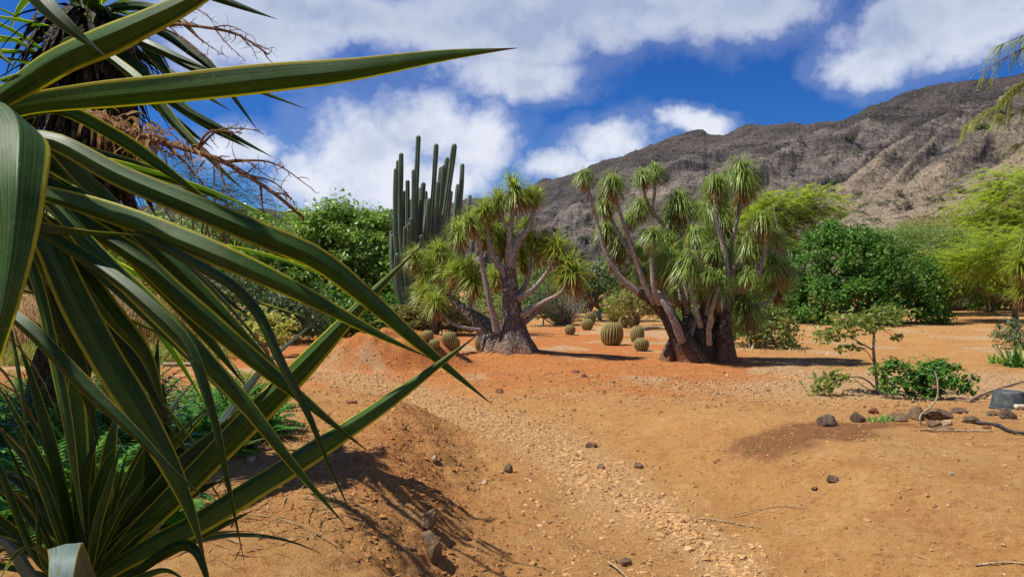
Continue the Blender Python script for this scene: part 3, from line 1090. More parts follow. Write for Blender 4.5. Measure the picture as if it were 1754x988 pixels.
# --- A: the variegated head at shoulder height
ya_foot = np.array([-1.16, 1.42, gz(-1.16, 1.42) - 0.05])
ya = thing('yucca', ya_foot, 'tall variegated yucca whose yellow edged sword leaves arch over the path', 'yucca')
ya_stem = yucca_stem(ya, ya_foot, (-1.02, 1.38, 1.80), 0.055, -0.03, 1)
PL = dict(mat='yucca_leaf_plain')
TA = [
    ([(-40, 190, 1.34), (15, 152, 1.24), (100, 98, 1.17), (210, 50, 1.10), (340, -12, 1.05), (500, -110, 1.02)], 64, dict(roll=-0.45)),
    ([(-20, 205, 1.36), (40, 183, 1.30), (150, 168, 1.25), (300, 153, 1.20), (450, 136, 1.17), (600, 120, 1.15), (760, 95, 1.14), (886, 82, 1.14)], 62, dict(roll=0.30, twist=-0.3, taper=1.15)),
    ([(-60, 230, 1.30), (-15, 178, 1.10), (28, 205, 0.95), (30, 300, 0.86), (22, 420, 0.83), (2, 540, 0.82), (-40, 730, 0.83)], 112, dict(roll=0.0, taper=0.9, side_dir=(1, 0.25, -0.22), n=40)),
    ([(20, 205, 1.38), (100, 190, 1.42), (200, 238, 1.46), (300, 305, 1.50), (372, 356, 1.55)], 32, dict(roll=0.5)),
    ([(10, 235, 1.36), (90, 240, 1.33), (200, 297, 1.30), (330, 352, 1.28), (450, 403, 1.28), (545, 445, 1.30), (630, 512, 1.33), (730, 600, 1.37), (845, 694, 1.42)], 52, dict(roll=-0.25, twist=0.5, taper=1.1)),
    ([(0, 320, 1.33), (79, 336, 1.28), (170, 362, 1.24), (270, 396, 1.20), (400, 449, 1.18), (520, 505, 1.20), (640, 568, 1.24), (738, 614, 1.28)], 50, dict(roll=0.55, twist=-0.7)),
    ([(10, 370, 1.33), (75, 396, 1.22), (150, 402, 1.18), (215, 403, 1.17), (246, 404, 1.16)], 33, dict(mat='yucca_leaf_plain', roll=0.4, twist=1.0)),
    ([(10, 350, 1.34), (85, 405, 1.24), (184, 468, 1.17), (258, 528, 1.13), (318, 590, 1.11), (346, 660, 1.10), (370, 740, 1.10), (392, 840, 1.11), (420, 966, 1.13)], 30, dict(mat='yucca_leaf_plain', roll=0.2, twist=0.6)),
    ([(20, 330, 1.36), (82, 410, 1.33), (125, 500, 1.31), (178, 600, 1.30), (240, 700, 1.30), (292, 792, 1.31), (330, 880, 1.32), (353, 962, 1.33)], 66, dict(roll=-0.2)),
    ([(30, 340, 1.40), (110, 432, 1.40), (190, 538, 1.40), (250, 612, 1.41), (286, 712, 1.42)], 44, dict(roll=0.3)),
    ([(-40, 480, 1.12), (20, 540, 1.06), (65, 580, 1.04), (150, 668, 1.02), (230, 742, 1.01), (295, 806, 1.01), (354, 854, 1.02)], 33, dict(mat='yucca_leaf_plain', roll=0.45)),
    ([(20, 300, 1.37), (90, 345, 1.33), (160, 425, 1.29), (240, 503, 1.26), (330, 592, 1.24), (420, 690, 1.24), (500, 792, 1.25), (560, 862, 1.27), (592, 898, 1.28)], 42, dict(roll=-0.4, twist=0.4)),
    ([(30, 310, 1.41), (150, 390, 1.38), (230, 440, 1.35), (300, 505, 1.33), (400, 590, 1.32), (500, 670, 1.33), (570, 726, 1.34), (633, 774, 1.36)], 46, dict(roll=0.35)),
    ([(60, 300, 1.46), (200, 382, 1.44), (280, 440, 1.43), (350, 505, 1.43), (420, 575, 1.44), (482, 637, 1.46)], 40, dict(roll=-0.1)),
    ([(120, 320, 1.33), (270, 416, 1.20), (340, 455, 1.17), (400, 490, 1.15), (443, 538, 1.14), (472, 600, 1.13), (500, 655, 1.13), (530, 712, 1.13), (562, 790, 1.14), (609, 894, 1.16)], 23, dict(mat='yucca_leaf_plain', roll=0.3, twist=-0.5)),
    ([(20, 225, 1.36), (88, 245, 1.38), (150, 307, 1.40), (215, 370, 1.42), (262, 421, 1.43), (302, 466, 1.44), (339, 504, 1.45)], 42, dict(roll=-0.5)),
    ([(40, 240, 1.44), (97, 287, 1.46), (160, 356, 1.47), (222, 430, 1.48), (290, 502, 1.50), (352, 575, 1.52), (422, 662, 1.55)], 42, dict(roll=0.1)),
    ([(-90, 20, 1.30), (-35, 66, 1.26), (8, 101, 1.23), (31, 120, 1.22)], 16),
    ([(-10, -120, 1.10), (45, -28, 1.03), (95, 28, 1.00), (145, 70, 1.0), (182, 97, 1.0)], 46, dict(mat='yucca_leaf_plain', roll=0.25)),
    ([(180, -95, 1.35), (290, -38, 1.33), (390, 2, 1.32), (475, 33, 1.32)], 22, dict(mat='yucca_leaf_plain')),
    ([(10, 360, 1.34), (58, 470, 1.28), (88, 590, 1.24), (115, 720, 1.22), (135, 850, 1.21), (149, 932, 1.21)], 24, dict(roll=0.2)),
    ([(10, 520, 1.30), (30, 620, 1.27), (41, 690, 1.26), (49, 775, 1.26)], 8),
    ([(0, 380, 1.36), (90, 455, 1.39), (170, 545, 1.41), (245, 640, 1.43), (300, 740, 1.45)], 40, dict(mat='yucca_leaf_plain')),
    ([(10, 300, 1.42), (120, 330, 1.5), (220, 400, 1.54), (330, 470, 1.58), (430, 545, 1.62)], 34, dict(mat='yucca_leaf_plain')),
    ([(0, 420, 1.40), (70, 500, 1.44), (120, 590, 1.47), (150, 680, 1.5), (170, 770, 1.52)], 34, dict(mat='yucca_leaf_plain')),
    ([(0, 260, 1.42), (110, 255, 1.48), (230, 285, 1.53), (330, 320, 1.58), (400, 352, 1.62)], 28),
]
put_leaves(ya, TA)
# leaves on the side that the photo cuts off
for j in range(26):
    a = rsY.uniform(math.pi * 0.55, math.pi * 1.45)
    e = rsY.uniform(-0.3, 1.2)
    d = (math.cos(a) * math.cos(e), 0.7 * math.sin(a) * math.cos(e), math.sin(e))
    part('leaf', radial_leaf(ya_stem[-1 - rsY.randint(0, 4)], d, rsY.uniform(0.6, 0.95), 0.06, rsY.uniform(0.1, 0.7), rsY.rand()), 'yucca_leaf', ya)
for j in range(14):
    a = rsY.uniform(-0.1, 1.2)
    e = rsY.uniform(-0.9, 0.25)
    d = (math.cos(a) * math.cos(e), math.sin(a) * math.cos(e), math.sin(e))
    part('leaf', radial_leaf(ya_stem[-1 - rsY.randint(0, 5)], d, rsY.uniform(0.55, 0.95), rsY.uniform(0.028, 0.045), rsY.uniform(0.1, 0.6), rsY.rand(), 18), 'yucca_leaf' if j % 2 else 'yucca_leaf_plain', ya)
dead_skirt(ya, ya_stem, 30, 0.4, 3, 12, w=0.010)

# --- B: the low head that fans up across the path
yb_foot = np.array([-0.98, 1.52, gz(-0.98, 1.52) - 0.05])
yb = thing('yucca', yb_foot, 'low variegated yucca fanning two broad straight leaves up beside the path', 'yucca')
yb_top = P(150, 1000, 1.55)
yb_stem = yucca_stem(yb, yb_foot, yb_top, 0.05, 0.02, 2)
TB = [
    ([(150, 1000, 1.54), (230, 910, 1.50), (310, 830, 1.47), (400, 738, 1.44), (506, 634, 1.42), (585, 553, 1.41), (650, 488, 1.41), (720, 422, 1.42)], 62, dict(roll=-0.5, base_w=0.6)),
    ([(140, 1005, 1.52), (230, 946, 1.46), (340, 888, 1.41), (440, 826, 1.38), (540, 764, 1.36), (640, 700, 1.35), (740, 630, 1.36), (822, 570, 1.38)], 58, dict(roll=-0.55, base_w=0.6)),
    ([(170, 1005, 1.56), (250, 966, 1.54), (345, 916, 1.53), (391, 895, 1.53), (438, 871, 1.53)], 26),
    ([(165, 990, 1.60), (250, 880, 1.58), (310, 810, 1.57), (370, 750, 1.57), (442, 688, 1.58)], 52, dict(mat='yucca_leaf_plain', roll=0.4)),
    ([(190, 985, 1.60), (252, 860, 1.60), (262, 760, 1.60), (266, 660, 1.61), (271, 574, 1.63)], 36, dict(mat='yucca_leaf_plain')),
    ([(190, 990, 1.64), (275, 860, 1.66), (286, 760, 1.68), (279, 642, 1.70)], 24, dict(mat='yucca_leaf_plain')),
    ([(200, 980, 1.70), (262, 800, 1.78), (294, 702, 1.80), (337, 648, 1.83)], 22, dict(mat='yucca_leaf_pale', roll=0.2)),
    ([(230, 960, 1.75), (380, 730, 1.95), (460, 622, 2.0), (543, 549, 2.05)], 22, dict(mat='yucca_leaf_pale', roll=0.3)),
    ([(158, 985, 1.5), (200, 892, 1.48), (232, 845, 1.48), (257, 805, 1.48)], 17),
    ([(165, 990, 1.5), (215, 925, 1.47), (276, 888, 1.46)], 18),
    ([(148, 985, 1.48), (185, 905, 1.45), (222, 845, 1.45)], 16),
    ([(170, 980, 1.55), (200, 845, 1.55), (221, 764, 1.56)], 11),
    ([(152, 985, 1.46), (166, 900, 1.43), (186, 833, 1.43), (209, 756, 1.45)], 20, dict(roll=-0.3)),
    ([(142, 985, 1.52), (140, 850, 1.5), (151, 790, 1.5), (176, 727, 1.52)], 26, dict(mat='yucca_leaf_plain', roll=-0.5)),
    ([(130, 990, 1.50), (108, 922, 1.47), (75, 830, 1.45), (45, 765, 1.45), (22, 724, 1.47)], 19),
    ([(110, 995, 1.48), (66, 960, 1.45), (30, 880, 1.43), (0, 800, 1.43), (-30, 720, 1.45)], 15),
    ([(120, 990, 1.55), (80, 920, 1.53), (50, 842, 1.52), (0, 734, 1.54)], 12),
    ([(115, 995, 1.45), (74, 955, 1.42), (64, 845, 1.42)], 11),
    ([(150, 1010, 1.45), (125, 948, 1.22), (115, 934, 1.15), (112, 940, 1.10), (106, 985, 1.06), (100, 1060, 1.03), (92, 1180, 1.0), (85, 1320, 1.0)], 66, dict(mat='yucca_leaf_pale', roll=0.0, base_w=1.0, taper=0.7, fold=0.06, n=44, side_dir=(1, 0.1, 0.12))),
    ([(110, 1010, 1.45), (60, 985, 1.33), (30, 945, 1.27), (-5, 918, 1.24), (-60, 930, 1.22)], 30, dict(mat='yucca_leaf_pale', roll=0.4)),
    ([(205, 1000, 1.48), (290, 940, 1.42), (330, 936, 1.38), (352, 975, 1.36), (366, 1040, 1.36)], 24, dict(mat='yucca_leaf_plain')),
    ([(180, 1010, 1.45), (235, 990, 1.38), (285, 975, 1.36), (330, 1000, 1.36)], 16),
    ([(170, 985, 1.62), (240, 900, 1.66), (320, 850, 1.70), (400, 812, 1.74)], 26, dict(mat='yucca_leaf_plain')),
    ([(160, 985, 1.62), (225, 840, 1.70), (300, 760, 1.76), (368, 690, 1.82)], 30),
]
put_leaves(yb, TB)
for j in range(34):
    a = rsY.uniform(0, 2 * math.pi)
    e = rsY.uniform(0.1, 1.25)
    d = (math.cos(a) * math.cos(e) - 0.25, 0.5 * math.sin(a) * math.cos(e) + 0.25, math.sin(e))
    part('leaf', radial_leaf(yb_top + rsY.normal(size=3) * 0.02, d, rsY.uniform(0.35, 0.6), rsY.uniform(0.02, 0.045), rsY.uniform(0.0, 0.6), rsY.rand()),
         'yucca_leaf' if j % 3 == 0 else 'yucca_leaf_plain', yb)
dead_skirt(yb, yb_stem, 40, 0.35, 4, 6, w=0.010)

# --- C: the dark shaggy yucca behind, with old flower stalks
KC = 1.65
yc_xy = np.array([-1.95, 3.05]) * KC
yc_foot = np.array([*yc_xy, gz(*yc_xy) - 0.05])
yc = thing('yucca', yc_foot, 'dark shaggy yucca with brown dead flower stalks behind the variegated ones', 'yucca')
yc_stem = yucca_stem(yc, yc_foot, P(150, 30, 2.75 * KC), 0.15, 0.08, 5)
cp = dict(mat='yucca_leaf_plain')
TC = [
    ([(180, 25, 2.7), (266, 52, 2.6), (320, 85, 2.55), (362, 118, 2.52), (405, 175, 2.5), (442, 225, 2.5)], 22, dict(mat='yucca_leaf_plain', roll=0.4)),
    ([(170, 50, 2.7), (270, 150, 2.6), (350, 212, 2.56), (429, 256, 2.55)], 25, cp),
    ([(170, 60, 2.7), (290, 168, 2.55), (385, 224, 2.5), (470, 271, 2.48)], 22, cp),
    ([(170, 70, 2.7), (245, 160, 2.65), (308, 212, 2.62), (366, 256, 2.6)], 18, cp),
    ([(190, 35, 2.7), (320, 112, 2.5), (430, 152, 2.4), (528, 188, 2.35)], 18, cp),
    ([(150, 70, 2.6), (240, 142, 2.45), (302, 216, 2.4), (362, 275, 2.36), (421, 330, 2.35)], 24, dict(mat='yucca_leaf')),
    ([(140, 110, 2.8), (215, 220, 2.75), (290, 300, 2.72), (356, 343, 2.7)], 22, cp),
    ([(140, 120, 2.8), (205, 240, 2.78), (268, 310, 2.76), (332, 352, 2.75)], 20, cp),
    ([(180, 50, 2.6), (240, 70, 2.5), (300, 96, 2.45), (366, 122, 2.42)], 22, cp),
    ([(180, 60, 2.75), (250, 100, 2.7), (330, 150, 2.65), (398, 192, 2.62)], 16, cp),
    ([(160, 20, 2.7), (235, 10, 2.6), (300, 30, 2.5), (350, 75, 2.45)], 20, cp),
    ([(160, 20, 2.75), (230, 60, 2.65), (280, 120, 2.6), (320, 190, 2.58)], 24, cp),
]
put_leaves(yc, [([(a_, b_, c_ * KC) for a_, b_, c_ in r_[0]],) + tuple(r_[1:]) for r_ in TC])
for j in range(66):
    a = rsY.uniform(0, 2 * math.pi)
    e = rsY.uniform(-1.0, 1.3)
    d = (math.cos(a) * math.cos(e), math.sin(a) * math.cos(e), math.sin(e))
    L = 1.3 * rsY.uniform(0.5, 0.85) * (0.62 if math.cos(a) > 0.35 else 1.0)
    part('leaf', radial_leaf(yc_stem[-1 - rsY.randint(0, 5)], d, L, rsY.uniform(0.055, 0.08), rsY.uniform(0.1, 1.0), rsY.rand(), 12),
         'yucca_leaf_plain', yc)
dead_skirt(yc, yc_stem, 420, 0.75, 5, 15, mat='bark_dark', w=0.06)
dead_skirt(yc, yc_stem, 22, 0.6, 6, 14, mat='leaf_dry', w=0.035)


def flower_stalk(parent, axis, r0, branches, seed, curls=9):
    """old panicle: woody axis, curling side branches, withered bracts"""
    rs = np.random.RandomState(seed)
    p = spline(axis, 40)
    g = Geo()
    tube(g, p, np.linspace(r0, r0 * 0.3, 40), 7, rough=0.35, seed=seed)
    for (f, tip, bend) in branches:
        i = int(f * 39)
        b = p[i]
        tip = np.asarray(tip, float)
        L = np.linalg.norm(tip - b)
        mid = (b + tip) / 2 + np.asarray(bend, float)
        q = spline([b, mid, tip], 18)
        rr = r0 * (1 - 0.6 * f) * 0.5
        tube(g, q, np.linspace(rr, rr * 0.25, 18), 5, rough=0.3, seed=seed + i)
        for c in range(curls):
            k = rs.randint(5, 18)
            d = rs.normal(size=3) * 0.6 + np.array([0, 0, -0.3])
            d /= np.linalg.norm(d)
            l = rs.uniform(0.015, 0.05)
            e = rs.normal(size=3) * 0.6
            q2 = spline([q[k], q[k] + d * l * 0.6 + e * l * 0.2, q[k] + d * l + e * l * 0.7, q[k] + d * l * 0.9 + e * l * 1.2], 8)
            tube(g, q2, np.linspace(rr * 0.35, rr * 0.12, 8), 4)
    for c in range(curls * 3):
        k = rs.randint(8, 40)
        d = rs.normal(size=3)
        d /= np.linalg.norm(d)
        l = rs.uniform(0.02, 0.07)
        e = rs.normal(size=3) * 0.6
        q2 = spline([p[k], p[k] + d * l * 0.6 + e * l * 0.2, p[k] + d * l + e * l * 0.7], 8)
        tube(g, q2, np.linspace(r0 * 0.22, r0 * 0.07, 8), 4)
    o = part('flower_stalk', g, 'stalk_dry', parent)
    return p


# upper stalk: from the head out over the sky
up = [P(200, 60, 2.5 * KC), P(288, 42, 2.3 * KC), P(340, 45, 2.2 * KC), P(395, 55, 2.15 * KC), P(430, 72, 2.12 * KC), P(458, 93, 2.1 * KC)]
flower_stalk(yc, up, 0.015, [
    (0.45, P(372, 40, 2.15 * KC), np.array([-0.01, 0, 0.08])), (0.35, P(362, 105, 2.2 * KC), (0.0, 0, 0.02)), (0.42, P(352, 98, 2.2 * KC), (-0.02, 0, 0.01)),
    (0.55, P(392, 100, 2.15 * KC), (-0.02, 0, 0.0)), (0.72, P(420, 104, 2.12 * KC), (-0.02, 0, 0.01)), (0.85, P(441, 104, 2.1 * KC), (0.015, 0, 0)),
    (0.7, P(433, 62, 2.1 * KC), (-0.01, 0, 0.03)), (0.9, P(468, 80, 2.1 * KC), (0.02, 0, -0.02))], 21, 8)
# lower stalk with withered bracts
lo = [P(140, 190, 2.4 * KC), P(200, 215, 2.25 * KC), P(260, 238, 2.15 * KC), P(330, 258, 2.08 * KC), P(385, 278, 2.04 * KC), P(430, 305, 2.02 * KC), P(468, 330, 2.0 * KC), P(495, 352, 2.0 * KC), P(520, 374, 2.0 * KC)]
flower_stalk(yc, lo, 0.024, [
    (0.62, P(440, 222, 2.0 * KC), (-0.03, 0, 0.05)), (0.62, P(415, 228, 2.0 * KC), (-0.04, 0, 0.05)), (0.74, P(533, 322, 1.98 * KC), (0.02, 0, 0.055)), (0.72, P(450, 296, 1.98 * KC), (0.01, 0, 0.03)),
    (0.5, P(368, 345, 2.05 * KC), (0.02, 0, 0.0)), (0.7, P(403, 345, 2.0 * KC), (-0.01, 0, -0.01)), (0.86, P(452, 375, 2.0 * KC), (0.0, 0, -0.01)),
    (0.8, P(500, 340, 1.98 * KC), (0.02, 0, 0.02)), (0.9, P(508, 350, 1.98 * KC), (0.0, 0, 0.02)), (0.4, P(335, 270, 2.05 * KC), (0.0, 0, -0.03))], 22, 10)
g = Geo()
pl = spline(lo, 60)
rs = np.random.RandomState(8)
nb = 130
k = np.clip((rs.beta(1.6, 1.9, nb) * 36 + 4).astype(int), 0, 59)
dv = nrm(rs.normal(size=(nb, 3)) + np.array([0.3, 0, -0.1]))
ribbons(g, pl[k] + rs.normal(size=(nb, 3)) * 0.03, dv, rs.uniform(0.06, 0.24, nb), rs.uniform(0.006, 0.022, nb), rs.uniform(0.4, 3.0, nb), 7, fold=0.5, twist=rs.uniform(-1, 1, nb))
o = part('withered_bracts', g, 'leaf_dry', yc, kind='stuff')

# ------------------------------------------------------------------ bottle palms
def rosette_geo(seed, n, L, droop_lo, droop_hi, up_lo, up_hi, w):
    rs = np.random.RandomState(seed)
    a = rs.rand(n) * 2 * np.pi
    e = rs.uniform(up_lo, up_hi, n)
    d = np.stack([np.cos(a) * np.cos(e), np.sin(a) * np.cos(e), np.sin(e)], 1)
    b = np.zeros((n, 3))
    b[:, 2] = rs.uniform(-0.10, 0.06, n)
    b += d * 0.03
    g = Geo()
    ribbons(g, b, d, rs.uniform(0.7, 1.1, n) * L, w * rs.uniform(0.7, 1.2, n), rs.uniform(droop_lo, droop_hi, n), 7, fold=0.25, wmax=0.15)
    return g


def skirt_geo(seed, n, L, w):
    rs = np.random.RandomState(seed)
    a = rs.rand(n) * 2 * np.pi
    e = rs.uniform(-0.9, 0.1, n)
    d = np.stack([np.cos(a) * np.cos(e), np.sin(a) * np.cos(e), np.sin(e)], 1)
    b = np.zeros((n, 3))
    b[:, 2] = rs.uniform(-0.28, -0.06, n)
    g = Geo()
    ribbons(g, b, d, rs.uniform(0.5, 1.0, n) * L, w, rs.uniform(1.2, 3.0, n), 5, fold=0.2)
    return g


ROS_R = [rosette_geo(30 + i, 250, 0.68, 0.9, 2.6, -0.3, 1.5, 0.028).mesh('leaf_rosette', 'leaf_rosette') for i in range(4)]
ROS_L = [rosette_geo(40 + i, 230, 0.58, 0.35, 1.1, -0.5, 1.5, 0.028).mesh('leaf_rosette', 'leaf_rosette_bright') for i in range(4)]
SKI = [skirt_geo(50 + i, 85, 0.50, 0.022).mesh('dry_leaf_skirt', 'leaf_dry') for i in range(3)]
rsP = np.random.RandomState(5)


def rosette(parent, loc, meshes, sc, skirt=True, lean=(0, 0)):
    o = bpy.data.objects.new('leaf_rosette', meshes[rsP.randint(len(meshes))])
    COL.objects.link(o)
    o.parent = parent
    o.location = Vector(loc) - parent.location
    o.scale = (sc, sc, sc * rsP.uniform(0.9, 1.15))
    o.rotation_euler = (rsP.uniform(-0.35, 0.35) + lean[1], rsP.uniform(-0.35, 0.35) + lean[0], rsP.uniform(0, 6.28))
    o['kind'] = 'stuff'
    if skirt:
        s = bpy.data.objects.new('dry_leaf_skirt', SKI[rsP.randint(len(SKI))])
        COL.objects.link(s)
        s.parent = o
        s.rotation_euler[2] = rsP.uniform(0, 6.28)
        s['kind'] = 'stuff'
    return o


def limb(parent, pts, r, name='limb', mat='bark_limb', k=9, rough=0.12, n=None):
    p = spline(pts, n or max(10, 5 * len(pts)))
    g = Geo()
    rr = 0.74 * np.interp(np.linspace(0, 1, len(p)), np.linspace(0, 1, len(r)), r)
    tube(g, p, rr, k, rough=rough, seed=rsP.randint(99))
    part(name, g, mat, parent)
    return p


def trunk_flare(parent, pts, r, name='trunk', lobes=5, depth=0.18, mat='bark_palm', seed=0, roughen=0.12, thin=1.0):
    """swollen foot with buttress lobes"""
    p = spline(pts, 46)
    n = len(p)
    rr = np.interp(np.linspace(0, 1, n), np.linspace(0, 1, len(r)), r)
    k = 40
    t, a, b = frames(p)
    th = np.linspace(0, 2 * np.pi, k, endpoint=False)
    s = np.linspace(0, 1, n)
    fade = np.exp(-s * 5.0)
    lob = 1 + depth * fade[:, None] * (np.cos(th[None] * lobes + seed + s[:, None] * 2) + 0.5 * np.cos(th[None] * (lobes + 3) + 2 * seed))
    nz = 1 + roughen * 2 * fbm(np.cos(th)[None] * 1.6 + seed, np.sin(th)[None] * 1.6 + s[:, None] * 6, 4)
    R = rr[:, None] * lob * nz * np.interp(s, [0, 0.2, 1], [1.0, 0.86 * thin, 0.72 * thin])[:, None]
    v = p[:, None] + R[..., None] * (np.cos(th)[None, :, None] * a[:, None] + np.sin(th)[None, :, None] * b[:, None])
    i = np.arange(n - 1)[:, None] * k
    j = np.arange(k)[None]
    j2 = (j + 1) % k
    f = np.stack([i + j, i + j2, i + k + j2, i + k + j], -1).reshape(-1, 4)
    g = Geo()
    g.add(v.reshape(-1, 3), f)
    part(name, g, mat, parent)
    return p


# --- slim bottle palm on the path's far side
YL = LPB[1]
zL = gz(*LPB)
lp = thing('bottle_palm', (LPB[0], YL, zL), 'bottle palm with one thick swollen grey trunk beside the earth hump', 'palm tree')


def ql(px, py, dy=0.0):
    return P(px, py, YL + (dy - 0.2) * 1.3 + 0.05)


tr = trunk_flare(lp, [ql(884, 634), ql(884, 612), ql(882, 588), ql(878, 555), ql(876, 520), ql(875, 495), ql(872, 458)],
                 [0.72, 0.62, 0.46, 0.33, 0.285, 0.26, 0.215, 0.18], lobes=5, depth=0.16, seed=1.0)
trunk_flare(lp, [ql(846, 628, 0.35), ql(848, 600, 0.35), ql(838, 572, 0.45), ql(820, 550, 0.5), ql(800, 534, 0.6), ql(770, 512, 0.8)],
            [0.58, 0.45, 0.30, 0.20, 0.15, 0.10], lobes=4, depth=0.18, seed=2.0)
LIMBS_L = [
    ([ql(873, 462), ql(878, 436), ql(890, 412), ql(905, 392), ql(914, 362), ql(919, 338)], [0.17, 0.12, 0.08, 0.05]),
    ([ql(872, 450), ql(873, 420), ql(874, 392), ql(880, 356), ql(883, 330)], [0.15, 0.10, 0.07, 0.05]),
    ([ql(874, 478), ql(858, 460), ql(843, 436), ql(836, 405), ql(832, 372)], [0.15, 0.10, 0.07, 0.05]),
    ([ql(874, 400), ql(862, 376), ql(853, 350)], [0.07, 0.05, 0.04]),
    ([ql(852, 570, -0.1), ql(845, 540, -0.15), ql(837, 508, -0.2), ql(827, 458, -0.2), ql(823, 424, -0.2), ql(812, 385, -0.2)], [0.13, 0.09, 0.075, 0.06, 0.05]),
    ([ql(893, 540, -0.1), ql(915, 527, -0.2), ql(938, 514, -0.3), ql(962, 500, -0.35), ql(979, 466, -0.4)], [0.11, 0.075, 0.06, 0.045]),
    ([ql(893, 556, 0.1), ql(920, 534, 0.2), ql(940, 508, 0.3), ql(965, 480, 0.5)], [0.10, 0.07, 0.05, 0.04]),
    ([ql(888, 512, -0.1), ql(910, 498, -0.2), ql(932, 474, -0.2), ql(950, 444, -0.2), ql(954, 424, -0.2)], [0.11, 0.075, 0.06, 0.045]),
    ([ql(888, 505, 0.1), ql(900, 488, 0.15), ql(908, 462, 0.2), ql(909, 440, 0.2), ql(916, 418, 0.2)], [0.09, 0.065, 0.05, 0.04]),
    ([ql(800, 534, 0.6), ql(808, 512, 0.5), ql(806, 490, 0.5), ql(800, 464, 0.5)], [0.10, 0.07, 0.05]),
    ([ql(825, 566, 0.2), ql(800, 562, 0.1), ql(780, 556, 0.1), ql(762, 543, 0.1), ql(746, 520, 0.1)], [0.075, 0.055, 0.045, 0.04]),
    ([ql(770, 512, 0.8), ql(750, 500, 0.8), ql(738, 486, 0.9), ql(732, 466, 0.9)], [0.09, 0.06, 0.05]),
    ([ql(770, 512, 0.8), ql(762, 490, 0.9), ql(756, 460, 1.0), ql(753, 430, 1.0)], [0.08, 0.06, 0.045]),
    ([ql(750, 500, 0.8), ql(728, 480, 0.9), ql(716, 462, 0.9), ql(712, 440, 0.9)], [0.07, 0.05, 0.04]),
    ([ql(866, 500, 0.2), ql(858, 470, 0.4), ql(856, 440, 0.5), ql(858, 412, 0.5)], [0.08, 0.06, 0.045]),
]
for pts, r in LIMBS_L:
    limb(lp, pts, r)
for (px, py, dy, sc) in [(829, 356, 0, 1.0), (853, 340, .1, 1.0), (883, 322, 0, 1.05), (905, 330, .3, .85), (919, 332, 0, 1.0), (806, 376, -.2, 1.05), (788, 392, .1, 1.0), (834, 392, .3, 1.0),
                         (916, 414, .2, 1.05), (934, 412, .3, 1.0), (955, 420, -.2, 1.1), (980, 460, -.4, 1.1), (965, 474, .5, 1.0), (858, 408, .5, .9), (712, 436, .9, .95),
                         (753, 426, 1.0, 1.05), (732, 464, .9, 1.05), (788, 456, .4, 1.15), (802, 458, .5, 1.1), (766, 470, .8, 1.1), (746, 514, .1, 1.0), (812, 474, .3, 1.0), (896, 436, .6, 1.0),
                         (870, 388, .6, .85), (775, 446, 1.2, 1.0), (742, 446, 1.4, 1.0), (848, 470, .9, 1.0), (902, 380, .5, .8), (726, 498, .6, .95)]:
    rosette(lp, ql(px, py + 6, dy), ROS_L, sc * rsP.uniform(0.7, 1.05), skirt=rsP.rand() < 0.85)
# surface roots
for (a0, L) in [(-2.6, 1.0), (-2.0, 0.8), (-1.3, 0.7), (-0.8, 0.9), (-0.4, 0.8), (-2.9, 0.9)]:
    pts = []
    for s in np.linspace(0.35, 1, 6):
        x = LPB[0] + math.cos(a0 + 0.5 * (s - .3)) * L * s * 0.9
        y = YL + math.sin(a0 + 0.5 * (s - .3)) * L * s * 0.9
        pts.append((x, y, gz(x, y) + 0.02 * (1 - s)))
    limb(lp, pts, [0.05, 0.025, 0.012], 'root', 'bark_palm', 6)

# --- clumped bottle palm with many leaning trunks
YR = RPB[1]
zR = gz(*RPB)
rp = thing('bottle_palm', (RPB[0], YR, zR), 'clumped bottle palm with many leaning trunks coloured dark for crown shade and drooping leaf mops', 'palm tree')


def qr(px, py, dy=0.0):
    return P(px, py, YR + (dy - 0.3) * 1.3 + 0.2)


trunk_flare(rp, [qr(1190, 640), qr(1183, 614), qr(1166, 580), qr(1143, 540), qr(1120, 516), qr(1094, 500)], [0.46, 0.40, 0.30, 0.25, 0.20, 0.14], lobes=4, depth=0.16, seed=0.4, thin=0.82, mat='bark_clump_shade')
trunk_flare(rp, [qr(1142, 640, .1), qr(1144, 616, .1), qr(1152, 590, .15), qr(1165, 566, .2), qr(1180, 540, .4)], [0.28, 0.22, 0.18, 0.15, 0.10], lobes=3, depth=0.25, seed=1.4, thin=0.82, mat='bark_clump_shade')
trunk_flare(rp, [qr(1208, 640, .2), qr(1206, 606, .2), qr(1203, 570, .2), qr(1205, 528, .2), qr(1201, 490, .1)], [0.40, 0.33, 0.22, 0.12, 0.085], lobes=4, depth=0.2, seed=2.2, thin=0.82, mat='bark_clump_shade')
trunk_flare(rp, [qr(1244, 640, -.1), qr(1244, 615, -.1), qr(1243, 585, -.1), qr(1243, 555, -.1), qr(1246, 520, -.1), qr(1246, 496, -.1)], [0.34, 0.29, 0.22, 0.17, 0.13, 0.10], lobes=4, depth=0.22, seed=3.1, thin=0.82, mat='bark_clump_shade')
trunk_flare(rp, [qr(1225, 640, .5), qr(1222, 600, .5), qr(1232, 560, .5), qr(1250, 520, .4), qr(1266, 498, .3)], [0.40, 0.32, 0.22, 0.17, 0.13], lobes=4, depth=0.2, seed=4.5, thin=0.82, mat='bark_clump_shade')
trunk_flare(rp, [qr(1186, 640, .6), qr(1186, 600, .6), qr(1180, 550, .7), qr(1168, 510, .8)], [0.42, 0.33, 0.20, 0.12], lobes=4, depth=0.2, seed=5.5, thin=0.82, mat='bark_clump_shade')
